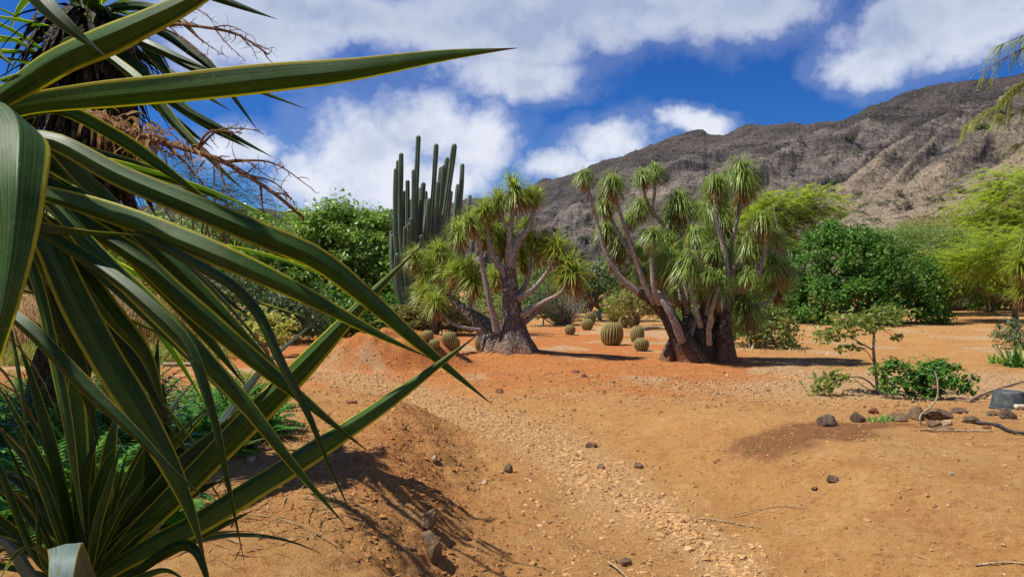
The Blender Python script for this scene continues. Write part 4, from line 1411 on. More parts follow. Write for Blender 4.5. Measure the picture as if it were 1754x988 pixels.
LIMBS_R = [
    ([qr(1098, 503), qr(1067, 479), qr(1040, 437), qr(1024, 385), qr(1011, 337), qr(1003, 305)], [0.13, 0.09, 0.07, 0.055, 0.045]),
    ([qr(1122, 520, -.1), qr(1103, 484, -.1), qr(1083, 425, -.1), qr(1063, 366, -.1), qr(1051, 318, -.1)], [0.12, 0.085, 0.065, 0.05]),
    ([qr(1150, 548, .2), qr(1136, 516, .3), qr(1118, 480, .4), qr(1078, 430, .5), qr(1052, 384, .6), qr(1038, 355, .6)], [0.13, 0.10, 0.07, 0.05]),
    ([qr(1130, 522, -.2), qr(1120, 490, -.3), qr(1116, 440, -.3), qr(1119, 402, -.3)], [0.10, 0.07, 0.05]),
    ([qr(1168, 585, -.2), qr(1155, 550, -.3), qr(1135, 515, -.3), qr(1126, 500, -.2)], [0.14, 0.12, 0.08]),
    ([qr(1168, 520, .7), qr(1160, 460, .8), qr(1138, 390, .8), qr(1118, 362, .7), qr(1121, 330, .6), qr(1122, 296, .6)], [0.12, 0.09, 0.07, 0.055]),
    ([qr(1118, 362, .7), qr(1106, 338, .5), qr(1101, 305, .4)], [0.06, 0.05, 0.04]),
    ([qr(1180, 540, .4), qr(1165, 490, .3), qr(1150, 450, .3), qr(1148, 412, .3)], [0.10, 0.07, 0.05]),
    ([qr(1203, 500, .1), qr(1202, 468, 0), qr(1198, 440, -.1), qr(1194, 406, -.2)], [0.085, 0.06, 0.05]),
    ([qr(1210, 540, .1), qr(1213, 492, .1), qr(1203, 452, .1), qr(1196, 425, .1)], [0.08, 0.055, 0.045]),
    ([qr(1182, 560, .6), qr(1176, 500, .6), qr(1168, 430, .7), qr(1164, 350, .7)], [0.10, 0.07, 0.05]),
    ([qr(1246, 500, -.1), qr(1244, 450, -.2), qr(1236, 412, -.2), qr(1229, 385, -.2), qr(1225, 345, -.2), qr(1227, 315, -.1)], [0.10, 0.075, 0.06, 0.05]),
    ([qr(1266, 500, .3), qr(1284, 484, .1), qr(1300, 462, 0), qr(1309, 436, -.1), qr(1307, 384, -.1)], [0.14, 0.10, 0.08, 0.06, 0.05]),
    ([qr(1248, 525, .4), qr(1250, 470, .4), qr(1253, 424, .3), qr(1260, 388, .3), qr(1266, 360, .3), qr(1271, 305, .2)], [0.12, 0.085, 0.07, 0.055]),
    ([qr(1266, 362, .3), qr(1278, 342, .5), qr(1283, 318, .5)], [0.055, 0.05, 0.04]),
    ([qr(1262, 505, .4), qr(1255, 470, .5), qr(1268, 440, .6), qr(1286, 420, .7)], [0.09, 0.065, 0.05]),
    ([qr(1300, 470, .1), qr(1316, 448, .5), qr(1324, 430, .7), qr(1328, 408, .8)], [0.07, 0.05, 0.04]),
    ([qr(1280, 540, .3), qr(1300, 526, .3), qr(1322, 510, .3), qr(1345, 466, .3)], [0.08, 0.055, 0.04]),
    ([qr(1200, 560, -.3), qr(1190, 520, -.4), qr(1180, 480, -.4), qr(1178, 456, -.4)], [0.09, 0.06, 0.045]),
    ([qr(1240, 560, .2), qr(1238, 500, .2), qr(1236, 436, .3)], [0.08, 0.06, 0.045]),
    ([qr(1160, 560, .4), qr(1140, 500, .6), qr(1105, 460, .8), qr(1092, 432, .8)], [0.09, 0.06, 0.045]),
    ([qr(1150, 545, .3), qr(1110, 500, .9), qr(1070, 450, 1.0), qr(1064, 418, 1.0)], [0.09, 0.06, 0.045]),
    ([qr(1336, 410, .8), qr(1330, 380, .9), qr(1325, 350, .9)], [0.05, 0.04, 0.02]),
    ([qr(1215, 590, -.3), qr(1214, 560, -.4), qr(1222, 520, -.5), qr(1232, 490, -.5)], [0.10, 0.07, 0.05]),
    ([qr(1180, 580, .1), qr(1196, 540, .3), qr(1216, 500, .5), qr(1222, 450, .6), qr(1210, 410, .7)], [0.10, 0.07, 0.05]),
]
for pts, r in LIMBS_R:
    limb(rp, pts, [q * 0.86 for q in r], mat='bark_limb')
for (px, py, dy, sc) in [(1002, 300, 0, 1.0), (1050, 312, -.1, 1.0), (1037, 350, .6, .9), (1101, 300, .4, 1.0), (1122, 290, .6, 1.05), (1119, 400, -.3, 1.0), (1164, 346, .7, 1.05), (1148, 408, .3, 1.0),
                         (1194, 400, -.2, 1.15), (1226, 312, -.1, 1.1), (1224, 350, .1, 1.05), (1271, 298, .2, 1.25), (1284, 314, .6, .9), (1307, 378, -.1, 1.15), (1328, 404, .8, 1.0), (1346, 462, .3, 1.15),
                         (1287, 416, .7, 1.1), (1064, 414, 1.0, 1.05), (1092, 428, .8, 1.1), (1145, 440, .1, 1.15), (1178, 452, -.4, 1.1), (1236, 430, .3, 1.15), (1203, 490, .4, 1.0), (1276, 522, .3, 1.1),
                         (1326, 450, .2, 1.1), (1303, 486, .5, 1.1), (1054, 440, 1.1, .95), (1040, 390, 1.0, .9), (1151, 372, .9, .95), (1232, 484, -.3, .95), (1210, 404, .8, 1.0), (1250, 400, .9, 1.0),
                         (1080, 372, .9, .95), (1100, 350, 1.0, .95), (1128, 470, .8, 1.05), (1166, 500, .9, 1.0), (1262, 470, .9, 1.1), (1076, 470, 1.1, 1.0), (1180, 395, 1.0, 1.0), (1222, 520, .9, 1.0),
                         (1300, 430, 1.0, 1.05), (1110, 435, 1.1, 1.0), (1240, 370, .9, .95), (1330, 490, .8, 1.0), (1290, 540, .9, .9), (1196, 355, 1.0, .9), (1262, 345, 1.0, .9), (1212, 470, -.5, .9), (1098, 462, .2, .9), (1282, 470, -.2, 1.0), (1225, 425, .2, 1.0)]:
    rosette(rp, qr(px, py + 4, dy), ROS_R, sc * rsP.uniform(0.60, 0.96), skirt=rsP.rand() < 0.85)

# --- bottle palm mop standing at the right edge
e_xy = gpt(1775, 590)
ep = thing('bottle_palm', e_xy, 'yellowish bottle palm mop above a shrub beside the upturned pot', 'palm tree')
YE = e_xy[1]
trunk_flare(ep, [e_xy - np.array([0, 0, .1]), P(1778, 560, YE), P(1768, 500, YE), P(1760, 440, YE)], [0.3, 0.2, 0.11, 0.06], lobes=4, seed=8)
for (px, py, dy, sc) in [(1750, 452, 0, 1.2), (1762, 420, .2, 1.2), (1778, 480, -.2, 1.2), (1750, 500, .3, 1.0)]:
    rosette(ep, P(px, py, YE + dy), ROS_L, sc, True)


# ------------------------------------------------------------------ columnar cactus clump
def cactus_stem(parent, pts, r, ribs=8):
    p = spline(pts, 26)
    # rounded tip
    t = (p[-1] - p[-2]) / np.linalg.norm(p[-1] - p[-2])
    tip = np.array([p[-1] + t * r * q for q in (0.35, 0.65, 0.88, 1.0)])
    p = np.vstack([p, tip])
    n = len(p)
    rr = np.full(n, r)
    rr[:6] = np.linspace(r * 0.8, r, 6)
    rr[-5:] = r * np.array([0.97, 0.90, 0.72, 0.42, 0.05])
    s = np.arange(n)
    rr = rr * (1 + 0.05 * np.sin(s * 1.1 + pts[0][0] * 9))
    k = ribs * 4
    tt, a, b = frames(p)
    th = np.linspace(0, 2 * np.pi, k, endpoint=False)
    rib = 0.5 + 0.5 * np.cos(th * ribs)
    R = rr[:, None] * (0.70 + 0.30 * rib)[None]
    v = p[:, None] + R[..., None] * (np.cos(th)[None, :, None] * a[:, None] + np.sin(th)[None, :, None] * b[:, None])
    i = np.arange(n - 1)[:, None] * k
    j = np.arange(k)[None]
    j2 = (j + 1) % k
    f = np.stack([i + j, i + j2, i + k + j2, i + k + j], -1).reshape(-1, 4)
    g = Geo()
    g.add(v.reshape(-1, 3), f, None, rib=np.tile(rib, n))
    part('stem', g, 'cactus_skin', parent)


YC = 24.0
cc_foot = np.array([(726 - CX) / F * YC, YC, gz((726 - CX) / F * YC, YC)])
cc = thing('columnar_cactus', cc_foot, 'tall clump of dark green ribbed cactus columns rising against the cloud', 'cactus')
rsC = np.random.RandomState(3)
STEMS = [  # (points low to top), radius in px
    ([(712, 572), (704, 520), (690, 440), (686, 360), (687, 266)], 5.2, 0), ([(714, 572), (700, 500), (684, 420), (681, 350), (682, 278)], 5.0, .5),
    ([(710, 572), (692, 500), (679, 420), (677, 360), (678, 292)], 5.0, -.3), ([(716, 572), (706, 480), (699, 400), (698, 312)], 4.8, .3),
    ([(718, 572), (716, 500), (712, 400), (713, 320), (716.5, 236)], 5.2, 0), ([(720, 572), (714, 480), (709, 380), (709, 294)], 5.0, -.5),
    ([(726, 572), (722, 470), (720, 390), (725, 316)], 5.0, .4), ([(728, 572), (720, 470), (718, 390), (720, 324)], 4.8, .9),
    ([(730, 572), (728, 480), (730, 400), (735, 343)], 4.8, -.3), ([(734, 572), (735, 480), (738, 400), (743, 320), (747, 250)], 5.0, 0),
    ([(736, 572), (742, 480), (748, 380), (755, 289)], 4.6, .7), ([(738, 572), (746, 480), (754, 380), (760, 286)], 4.6, .2),
    ([(740, 572), (750, 470), (757, 370), (765.5, 273)], 5.0, .6), ([(737, 572), (741, 480), (746, 390), (751, 314)], 4.6, -.4),
    ([(738, 572), (744, 490), (757, 400), (770, 310), (778, 251)], 6.0, -.6), ([(744, 572), (768, 470), (782, 400), (789, 340), (792, 284)], 5.0, .8),
    ([(748, 572), (778, 470), (796, 400), (805, 337)], 4.4, 1.2), ([(712, 572), (702, 470), (701, 386)], 4.4, -.8), ([(722, 572), (722, 480), (722, 406)], 4.4, -.8),
    ([(740, 572), (762, 480), (770, 402)], 4.6, -.5), ([(708, 572), (684, 500), (673, 450), (673, 404)], 4.6, .2), ([(708, 572), (690, 530), (674, 480), (670, 432), (670, 398)], 4.0, .5),
    ([(732, 572), (754, 500), (764, 440), (768, 380)], 5.0, .9), ([(716, 572), (710, 500), (706, 420), (704, 345)], 4.6, 1.1), ([(742, 572), (764, 490), (778, 430), (784, 380)], 4.6, 1.3),
    ([(716, 572), (696, 490), (690, 420), (692, 330)], 4.6, .8), ([(724, 572), (728, 480), (731, 400), (729, 330)], 4.4, 1.2), ([(734, 572), (748, 490), (763, 400), (772, 330)], 4.6, .4),
    ([(738, 572), (758, 480), (776, 390), (784, 318)], 4.2, 1.4), ([(712, 572), (698, 500), (694, 440), (694, 392)], 4.2, -.7), ([(728, 572), (738, 500), (750, 430), (757, 352)], 4.6, -.3),
    ([(722, 572), (712, 510), (705, 440), (704, 376)], 4.2, -.5), ([(742, 572), (768, 500), (788, 430), (797, 372)], 4.2, .6),
    ([(728, 572), (735, 500), (742, 430), (744, 372)], 4.6, 1.0), ([(708, 572), (700, 545), (686, 510), (680, 470), (680, 438)], 5.0, -.6), ([(722, 572), (728, 500), (732, 430), (731, 380)], 4.6, .9),
]
for pts, rpx, dy in STEMS:
    pp = [P(px, py, YC + dy * (0.25 + 0.75 * i / (len(pts) - 1))) for i, (px, py) in enumerate(pts)]
    pp[0][2] = gz(pp[0][0], pp[0][1]) - 0.05
    cactus_stem(cc, pp, rpx / F * YC * 0.86, 7 + rsC.randint(0, 3))


# ------------------------------------------------------------------ golden barrel cacti
def barrel_meshes(seed):
    ribs = 22
    k = ribs * 4
    u = np.linspace(0, 1, 26)
    ph = -0.42 * np.pi + u * (0.92 * np.pi)
    rad = np.cos(ph) ** 0.8
    rad[-1] = 0.02
    z = np.sin(ph)
    z = np.where(z > 0.9, 0.9 - (z - 0.9) * 0.8, z)
    th = np.linspace(0, 2 * np.pi, k, endpoint=False)
    rib = 0.5 + 0.5 * np.cos(th * ribs)
    R = rad[:, None] * (0.90 + 0.10 * rib)[None]
    v = np.stack([R * np.cos(th)[None], R * np.sin(th)[None], np.repeat(z[:, None], k, 1)], -1).reshape(-1, 3)
    n = len(u)
    i = np.arange(n - 1)[:, None] * k
    j = np.arange(k)[None]
    j2 = (j + 1) % k
    f = np.stack([i + j, i + j2, i + k + j2, i + k + j], -1).reshape(-1, 4)
    g = Geo()
    g.add(v, f, None, rib=np.tile(rib, n))
    body = g.mesh('body', 'barrel_skin')
    rs = np.random.RandomState(seed)
    bs, ds = [], []
    for q in range(ribs):
        a = q / ribs * 2 * np.pi
        for w in np.linspace(0.12, 0.985, 20):
            p_ = -0.42 * np.pi + w * 0.92 * np.pi
            c = np.array([np.cos(a) * np.cos(p_) ** 0.8, np.sin(a) * np.cos(p_) ** 0.8, min(np.sin(p_), 0.9)])
            for e in range(4):
                d = c + rs.normal(size=3) * 0.75
                bs.append(c * 0.995)
                ds.append(d)
    g = Geo()
    ribbons(g, np.array(bs), np.array(ds), rs.uniform(0.10, 0.20, len(bs)), 0.02, 0.1, 1)
    return body, g.mesh('spines', 'barrel_spine')


BB, BS = barrel_meshes(2)
BARRELS = [  # column, row of the foot, radius px, height factor, label
    (1046, 591, 20, 1.08, 'largest golden barrel cactus in the group beside the clumped bottle palm'),
    (1090, 586, 13, 1.18, 'tall barrel cactus right behind the small one next to the grey stone'),
    (1097, 600.5, 13, 0.92, 'small squat barrel cactus touching the grey stone'),
    (1067, 561, 9.5, 1.05, 'round barrel cactus just behind the largest barrel cactus'),
    (1085, 559, 11.5, 1.08, 'brownish ribbed barrel cactus farthest behind the largest one'),
    (1009, 556, 10.5, 1.15, 'barrel cactus standing close behind another one before the dry shrub'),
    (1005, 565, 10.8, 0.95, 'barrel cactus standing close in front of another one before the dry shrub'),
    (976, 573, 9.6, 0.95, 'lone dark barrel cactus on the red soil beside the bottle palm shadow'),
    (964, 555, 6.5, 1.0, 'smallest barrel cactus at the foot of the dry twiggy shrub'),
    (732, 582, 10.5, 0.9, 'barrel cactus at the foot of the tall columnar cactus'),
    (744, 597, 10, 0.85, 'pale barrel cactus on the edge of the earth hump'),
    (769, 592, 13, 0.95, 'broad golden barrel cactus behind the earth hump'),
    (776, 599, 13.5, 0.9, 'brown barrel cactus leaning against the broad golden one'),
    (822, 600, 9, 1.6, 'narrow tall barrel cactus beside the swollen palm trunk'),
]
for (px, py, rp_, hf, lab) in BARRELS:
    w = gpt(px, py)
    r = rp_ / F * w[1]
    o = thing('barrel_cactus', (w[0], w[1], w[2]), lab, 'cactus', 'golden barrel cacti on the red soil')
    o.rotation_euler = (rsC.uniform(-.2, .2), rsC.uniform(-.22, .25), rsC.uniform(0, 6))
    for me, nm in ((BB, 'body'), (BS, 'spines')):
        c = bpy.data.objects.new(nm, me)
        COL.objects.link(c)
        c.parent = o
        c.location = (0, 0, r * hf * 0.88)
        c.scale = (r, r * 0.96, r * hf)
        if nm == 'spines':
            c['kind'] = 'stuff'


# ------------------------------------------------------------------ trees and shrubs
def crown_points(blobs, n, clumps, rs, spread=0.22, inner=0.5):
    """points clumped on the outer shell of a union of ellipsoids"""
    blobs = [(np.array(c, float), np.array(r, float)) for c, r in blobs]
    vol = np.array([np.prod(r) ** (2 / 3) for _, r in blobs])
    cs, ns = [], []
    tries = 0
    while len(cs) < clumps and tries < clumps * 30:
        tries += 1
        b = rs.choice(len(blobs), p=vol / vol.sum())
        c, r = blobs[b]
        d = rs.normal(size=3)
        d /= np.linalg.norm(d)
        if d[2] < -0.75:
            continue
        rad = 1 - inner * rs.rand() ** 2.2
        p = c + d * r * rad * (1 + 0.10 * rs.normal())
        ok = True
        for q, (c2, r2) in enumerate(blobs):
            if q != b and np.sum(((p - c2) / r2) ** 2) < 0.55:
                ok = False
                break
        if ok:
            cs.append(p)
            ns.append(d / r * r.mean())
    cs, ns = np.array(cs), nrm(np.array(ns))
    m = max(1, n // len(cs))
    rep = np.repeat(np.arange(len(cs)), m)
    sc = spread * np.mean([r.mean() for _, r in blobs])
    off = rs.normal(size=(len(rep), 3))
    off = off * sc * np.array([1, 1, 0.7]) * rs.uniform(0.5, 1.2, len(cs))[rep][:, None]
    return cs[rep] + off, nrm(ns[rep] + 0.8 * nrm(off + 1e-6)), cs, rep


def limbs_to(parent, foot, targets, r0, mat, rs, name='trunk', fork=0.35):
    """a short trunk and limbs running to some of the clumps"""
    g = Geo()
    foot = np.array(foot, float)
    cen = np.mean(targets, 0)
    f = foot + (cen - foot) * fork
    f[:2] = foot[:2] + (cen[:2] - foot[:2]) * 0.3
    tube(g, spline([foot - np.array([0, 0, .15]), (foot + f) / 2 + rs.normal(size=3) * 0.05, f], 10), np.linspace(r0 * 1.3, r0 * 0.8, 10), 9, rough=0.2)
    part(name, g, mat, parent)
    g = Geo()
    for tg in targets:
        m_ = (f + tg) / 2 + rs.normal(size=3) * 0.12 * np.linalg.norm(tg - f)
        tube(g, spline([f, m_, tg], 9), np.linspace(r0 * 0.55, r0 * 0.08, 9), 6, rough=0.15)
    part('limbs', g, mat, parent)


def broad_tree(name, foot, blobs, n, size, mat, label, cat, seed, group=None, aspect=0.55, clumps=None, spread=0.22, r0=0.12, up=0.5, bark='bark_twig', inner=0.5, nl=14):
    rs = np.random.RandomState(seed)
    o = thing(name, foot, label, cat, group)
    pos, nor, cs, rep = crown_points(blobs, n, clumps or max(20, n // 45), rs, spread, inner)
    nn = nrm(nor * 0.6 + np.array([0, 0, up]) + rs.normal(size=nor.shape) * 0.45)
    ct = rs.rand(len(cs))
    tint = np.clip(0.55 * ct[rep] + 0.45 * rs.rand(len(pos)), 0, 1)
    keep = pos[:, 2] > foot[2] + 0.02
    g = Geo()
    leaves(g, pos[keep], nn[keep], size * rs.uniform(0.65, 1.25, keep.sum()), aspect, 0.3, rs, tint[keep])
    part('crown', g, mat, o, smooth=False, kind='stuff')
    tg = cs[rs.choice(len(cs), min(nl, len(cs)), replace=False)]
    limbs_to(o, foot, tg, r0, bark, rs)
    return o


def blob(px, py, Y, rx, ry, rz=None):
    """ellipsoid whose half sizes are given in picture px at distance Y"""
    c = P(px, py, Y)
    return (c, (rx / F * Y, (rz or rx) / F * Y, ry / F * Y))


def feather_tree(name, foot, blobs, nspray, L, mat, label, cat, seed, group=None, leaflets=16, lw=0.05, ll=0.16, droop=0.5, r0=0.12, bark='bark_twig', inner=0.9, aim=None):
    """thorn tree: layered sprays of tiny leaflets"""
    rs = np.random.RandomState(seed)
    o = thing(name, foot, label, cat, group)
    pos, nor, cs, rep = crown_points(blobs, nspray, max(12, nspray // 9), rs, 0.26, inner)
    d = nor * np.array([1, 1, 0.5]) + rs.normal(size=nor.shape) * 0.45
    d[:, 2] = d[:, 2] * 0.5 + 0.15
    if aim is not None:
        d = d + np.array(aim)
    d = nrm(d)
    g = Geo()
    N = len(pos)
    s = np.linspace(0.05, 1, leaflets)
    Ls = L * rs.uniform(0.6, 1.2, N)
    dd = d[:, None] + np.array([0, 0, -1.0]) * (droop * s[None] ** 1.5)[..., None]
    pts = pos[:, None] + dd * (Ls[:, None] * s[None])[..., None]
    side = nrm(np.cross(d, np.array([0, 0, 1.0])))
    ct = rs.rand(len(cs))
    for sg in (-1, 1):
        base = pts.reshape(-1, 3)
        sd = np.repeat(side, leaflets, 0) * sg + np.repeat(d, leaflets, 0) * 0.55 + rs.normal(size=base.shape) * 0.25 + np.array([0, 0, 0.05])
        l = ll * rs.uniform(0.6, 1.2, len(base)) * np.tile(1 - 0.5 * s ** 2, N)
        tt = np.repeat(np.clip(0.5 * ct[rep] + 0.5 * rs.rand(N), 0, 1), leaflets)
        ribbons(g, base, sd, l, lw, 0.25, 1, tint=tt)
    part('crown', g, mat, o, smooth=False, kind='stuff')
    tg = cs[rs.choice(len(cs), min(16, len(cs)), replace=False)]
    limbs_to(o, foot, tg, r0, bark, rs)
    return o


def gfoot(px, Y):
    x = (px - CX) / F * Y
    return np.array([x, Y, gz(x, Y)])


# big glossy tree behind the path, with a paler shrubby tree before it
broad_tree('broadleaf_tree', gfoot(560, 29), [blob(560, 440, 29, 95, 85), blob(480, 445, 29, 90, 80), blob(630, 425, 29, 58, 70), blob(620, 500, 28.5, 75, 70), blob(420, 430, 30, 80, 65), blob(540, 520, 28, 110, 60), blob(655, 460, 28.5, 42, 60)],
           42000, 0.21, 'leaf_broad', 'large glossy green broadleaf tree behind the earth hump and columnar cactus', 'tree', 61, r0=0.22, spread=0.17, clumps=420)
broad_tree('broadleaf_tree', gfoot(330, 31), [blob(330, 440, 31, 90, 70), blob(230, 450, 31, 90, 70), blob(120, 450, 31, 110, 75), blob(0, 440, 31, 110, 90), blob(-130, 440, 31, 110, 90)],
           20000, 0.23, 'leaf_broad', 'broad green tree half hidden behind the yucca leaves and reeds', 'tree', 62, r0=0.22, spread=0.17, clumps=260)
broad_tree('shrub_tree', gfoot(430, 21), [blob(430, 525, 21, 80, 60), blob(360, 530, 21, 70, 60), blob(500, 545, 21, 55, 48)],
           9000, 0.13, 'leaf_greygreen', 'pale grey green shrub in front of the glossy tree', 'shrub', 63, spread=0.2, clumps=180)
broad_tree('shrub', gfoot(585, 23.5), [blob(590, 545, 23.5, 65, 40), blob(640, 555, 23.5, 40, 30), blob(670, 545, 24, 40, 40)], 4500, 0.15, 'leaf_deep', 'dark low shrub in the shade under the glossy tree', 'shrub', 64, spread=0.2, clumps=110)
# feathery thorn tree behind
feather_tree('thorn_tree', gfoot(330, 25), [blob(360, 330, 25, 60, 55), blob(420, 355, 25, 45, 30), blob(300, 350, 25, 70, 60)], 800, 0.8, 'needle_dark',
             'thin feathery tree seen through the dead flower stalks', 'tree', 65, lw=0.055, ll=0.14, leaflets=12, r0=0.12)
# yellow leaved shrub beside the path
broad_tree('yellow_shrub', gpt(455, 612), [(gpt(455, 612) + np.array([0, 0, 0.55]), (0.42, 0.4, 0.5)), (gpt(490, 608) + np.array([0, 0, 0.62]), (0.25, 0.25, 0.3)), (gpt(415, 608) + np.array([0, 0, 0.45]), (0.3, 0.3, 0.35))],
           900, 0.13, 'leaf_yellow', 'shrub with bright yellow leaves beside the path', 'shrub', 66, spread=0.25, clumps=60, r0=0.03)

# middle distance between the two bottle palms
broad_tree('green_bush', gfoot(1010, 34), [blob(1010, 485, 34, 38, 34), blob(1050, 470, 34, 36, 36), blob(975, 500, 34, 34, 26)], 4200, 0.16, 'leaf_greygreen', 'grey green bush behind the barrel cacti', 'shrub', 67, clumps=110, spread=0.2)
broad_tree('green_bush', gfoot(940, 38), [blob(930, 470, 38, 40, 40), blob(880, 480, 38, 50, 40), blob(985, 460, 38, 30, 25)], 4200, 0.17, 'leaf_fine', 'pale green bush behind the slim bottle palm', 'shrub', 68, clumps=110, spread=0.2)
broad_tree('olive_bush', gfoot(1085, 28.5), [blob(1090, 520, 28.5, 34, 28), blob(1120, 515, 28.5, 26, 28)], 2200, 0.11, 'leaf_olive', 'olive yellow bush beside the tufted grass', 'shrub', 69, clumps=70, spread=0.2, r0=0.04)
broad_tree('green_bush', gfoot(1180, 36), [blob(1160, 480, 36, 60, 50), blob(1240, 480, 36, 60, 60)], 4500, 0.18, 'leaf_broad', 'green bush showing between the trunks of the clumped bottle palm', 'shrub', 70, clumps=100, spread=0.2)
w = gpt(1330, 598)
broad_tree('variegated_shrub', w, [(w + np.array([-.15, 0.3, .55]), (.62, .5, .55)), (w + np.array([-.65, 0.5, .6]), (.55, .5, .6)), (w + np.array([.25, .1, .35]), (.35, .4, .36))],
           3600, 0.10, 'leaf_young', 'dense pale leaved shrub at the foot of the clumped bottle palm', 'shrub', 71, clumps=120, spread=0.2, r0=0.04)
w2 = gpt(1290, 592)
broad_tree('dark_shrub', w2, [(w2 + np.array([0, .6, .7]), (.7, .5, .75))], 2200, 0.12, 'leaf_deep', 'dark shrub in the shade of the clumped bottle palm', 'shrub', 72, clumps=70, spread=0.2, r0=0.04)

for i, (px, py, Y, rx, ry, mt, lab) in enumerate([(690, 545, 23, 34, 22, 'leaf_olive', 'yellow green scrub at the foot of the columnar cactus'), (770, 548, 24.5, 36, 24, 'leaf_olive', 'olive scrub between the columnar cactus and the slim bottle palm'),
                                                  (830, 530, 29, 46, 32, 'leaf_fine', 'pale green scrub behind the swollen palm trunk'), (930, 522, 30, 34, 28, 'leaf_greygreen', 'grey green scrub between the slim bottle palm and the dry shrub'),
                                                  (1140, 525, 30, 40, 32, 'leaf_olive', 'olive scrub behind the leaning palm trunks'), (1210, 530, 27, 50, 40, 'leaf_deep', 'dark scrub between the trunks of the clumped bottle palm')]):
    broad_tree('scrub_bush', gfoot(px, Y), [blob(px, py, Y, rx, ry), blob(px + rx * .6, py + 6, Y + .3, rx * .6, ry * .8)], 2200, 0.11, mt, lab, 'shrub', 240 + i, clumps=80, spread=0.22, r0=0.04)

# right hand masses
wd = gpt(1480, 556)
YD = wd[1] + 1.5
broad_tree('glossy_bush', gfoot(1470, YD), [blob(1410, 470, YD, 68, 75), blob(1470, 455, YD, 70, 62), blob(1540, 490, YD, 62, 58), blob(1440, 520, YD - .5, 90, 48), blob(1560, 525, YD - .5, 58, 36), blob(1385, 510, YD, 50, 55), blob(1430, 415, YD + .5, 40, 30)],
           34000, 0.165, 'leaf_deep', 'big dense bush of glossy deep green leaves beyond the sapling', 'shrub', 73, spread=0.16, clumps=330, r0=0.14)
feather_tree('thorn_tree', gfoot(1350, 48), [blob(1345, 370, 48, 55, 32), blob(1385, 355, 48, 45, 22), blob(1310, 390, 48, 50, 45), blob(1360, 400, 48, 50, 30)], 1500, 1.3, 'leaf_lime',
             'lime green feathery tree rising behind the clumped bottle palm', 'tree', 74, lw=0.14, ll=0.28, leaflets=13, droop=0.35)
broad_tree('fine_bush', gfoot(1580, 41), [blob(1560, 445, 41, 80, 55), blob(1625, 450, 41, 62, 52), blob(1520, 430, 41, 60, 40), blob(1590, 420, 41, 50, 34)], 34000, 0.15, 'leaf_fine', 'pale fine leaved bush behind the glossy deep green bush', 'shrub', 75,
           clumps=420, spread=0.17, aspect=0.35, up=0.7)
broad_tree('dry_bush', gfoot(1600, 62), [blob(1595, 390, 62, 55, 20), blob(1650, 385, 62, 40, 22)], 3500, 0.2, 'leaf_olive', 'brownish half dry bush at the foot of the hillside', 'shrub', 76, clumps=90, spread=0.2)
feather_tree('thorn_tree', gfoot(1770, 46), [blob(1715, 370, 48, 62, 46), blob(1775, 335, 48, 70, 50), blob(1755, 410, 48, 80, 50), blob(1700, 410, 48, 50, 36), blob(1835, 370, 48, 90, 80)], 3400, 1.5, 'leaf_lime',
             'large lime green feathery tree at the foot of the hillside', 'tree', 77, lw=0.14, ll=0.30, leaflets=14, droop=0.45, r0=0.25)
feather_tree('thorn_tree', gfoot(1740, 33), [blob(1720, 440, 33, 75, 32), blob(1680, 455, 33, 60, 22), blob(1770, 430, 33, 60, 45)], 1500, 1.1, 'leaf_lime',
             'feathery lime tree spreading a low flat branch over the bare ground', 'tree', 78, lw=0.08, ll=0.22, leaflets=14, droop=0.4, r0=0.12, aim=(-0.5, 0, 0))
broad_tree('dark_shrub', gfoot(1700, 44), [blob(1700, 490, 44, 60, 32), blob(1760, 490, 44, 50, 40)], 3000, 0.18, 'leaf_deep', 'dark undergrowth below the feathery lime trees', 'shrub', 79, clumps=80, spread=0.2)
ws = gpt(1755, 600)
broad_tree('green_shrub', ws, [(ws + np.array([-.1, .2, .35]), (.42, .4, .42))], 1600, 0.07, 'leaf_greygreen', 'small leafy shrub under the yellowish bottle palm mop', 'shrub', 80, clumps=60, spread=0.2, r0=0.03)


# thicket that closes the view at the far edge of the clearing
TH = [(700, 40, 500, 60, 50, 'leaf_deep', 'dark thicket behind the columnar cactus'), (800, 40, 500, 60, 48, 'leaf_greygreen', 'grey green thicket behind the slim bottle palm'),
      (870, 44, 500, 60, 38, 'leaf_broad', 'green thicket between the columnar cactus and the dry shrub'), (950, 46, 505, 55, 36, 'leaf_greygreen', 'low grey thicket behind the dry twiggy shrub'),
      (1030, 44, 505, 50, 40, 'leaf_broad', 'green thicket behind the tufted grass'), (1110, 42, 500, 60, 45, 'leaf_fine', 'pale thicket behind the leaning palm trunks'),
      (1190, 42, 505, 60, 50, 'leaf_deep', 'dark thicket behind the clumped bottle palm'), (1270, 42, 505, 60, 50, 'leaf_greygreen', 'grey green thicket right behind the clumped bottle palm'),
      (1340, 44, 500, 50, 50, 'leaf_broad', 'green thicket between the clumped bottle palm and the glossy bush'), (1640, 48, 505, 50, 26, 'leaf_deep', 'dark thicket behind the leafless grey shrub'),
      (1710, 50, 502, 60, 30, 'leaf_deep', 'dark thicket behind the two stakes'), (1625, 43, 480, 50, 45, 'leaf_fine', 'pale green thicket above the leafless grey shrub'), (1690, 44, 470, 60, 40, 'leaf_fine', 'pale green thicket above the two stakes'), (1740, 40, 470, 50, 50, 'leaf_lime', 'lime green thicket behind the low feathery branch'), (1790, 48, 500, 70, 40, 'leaf_deep', 'dark thicket behind the yellowish bottle palm')]
for i, (px, Y, py, rx, ry, mt, lab) in enumerate(TH):
    broad_tree('thicket', gfoot(px, Y), [blob(px, py, Y, rx, ry), blob(px - rx * .5, py + 8, Y - .6, rx * .6, ry * .7), blob(px + rx * .5, py + 8, Y - .6, rx * .6, ry * .7)], 3400, 0.2, mt, lab, 'shrub', 210 + i, clumps=90, spread=0.2, group='thicket at the far edge of the clearing')


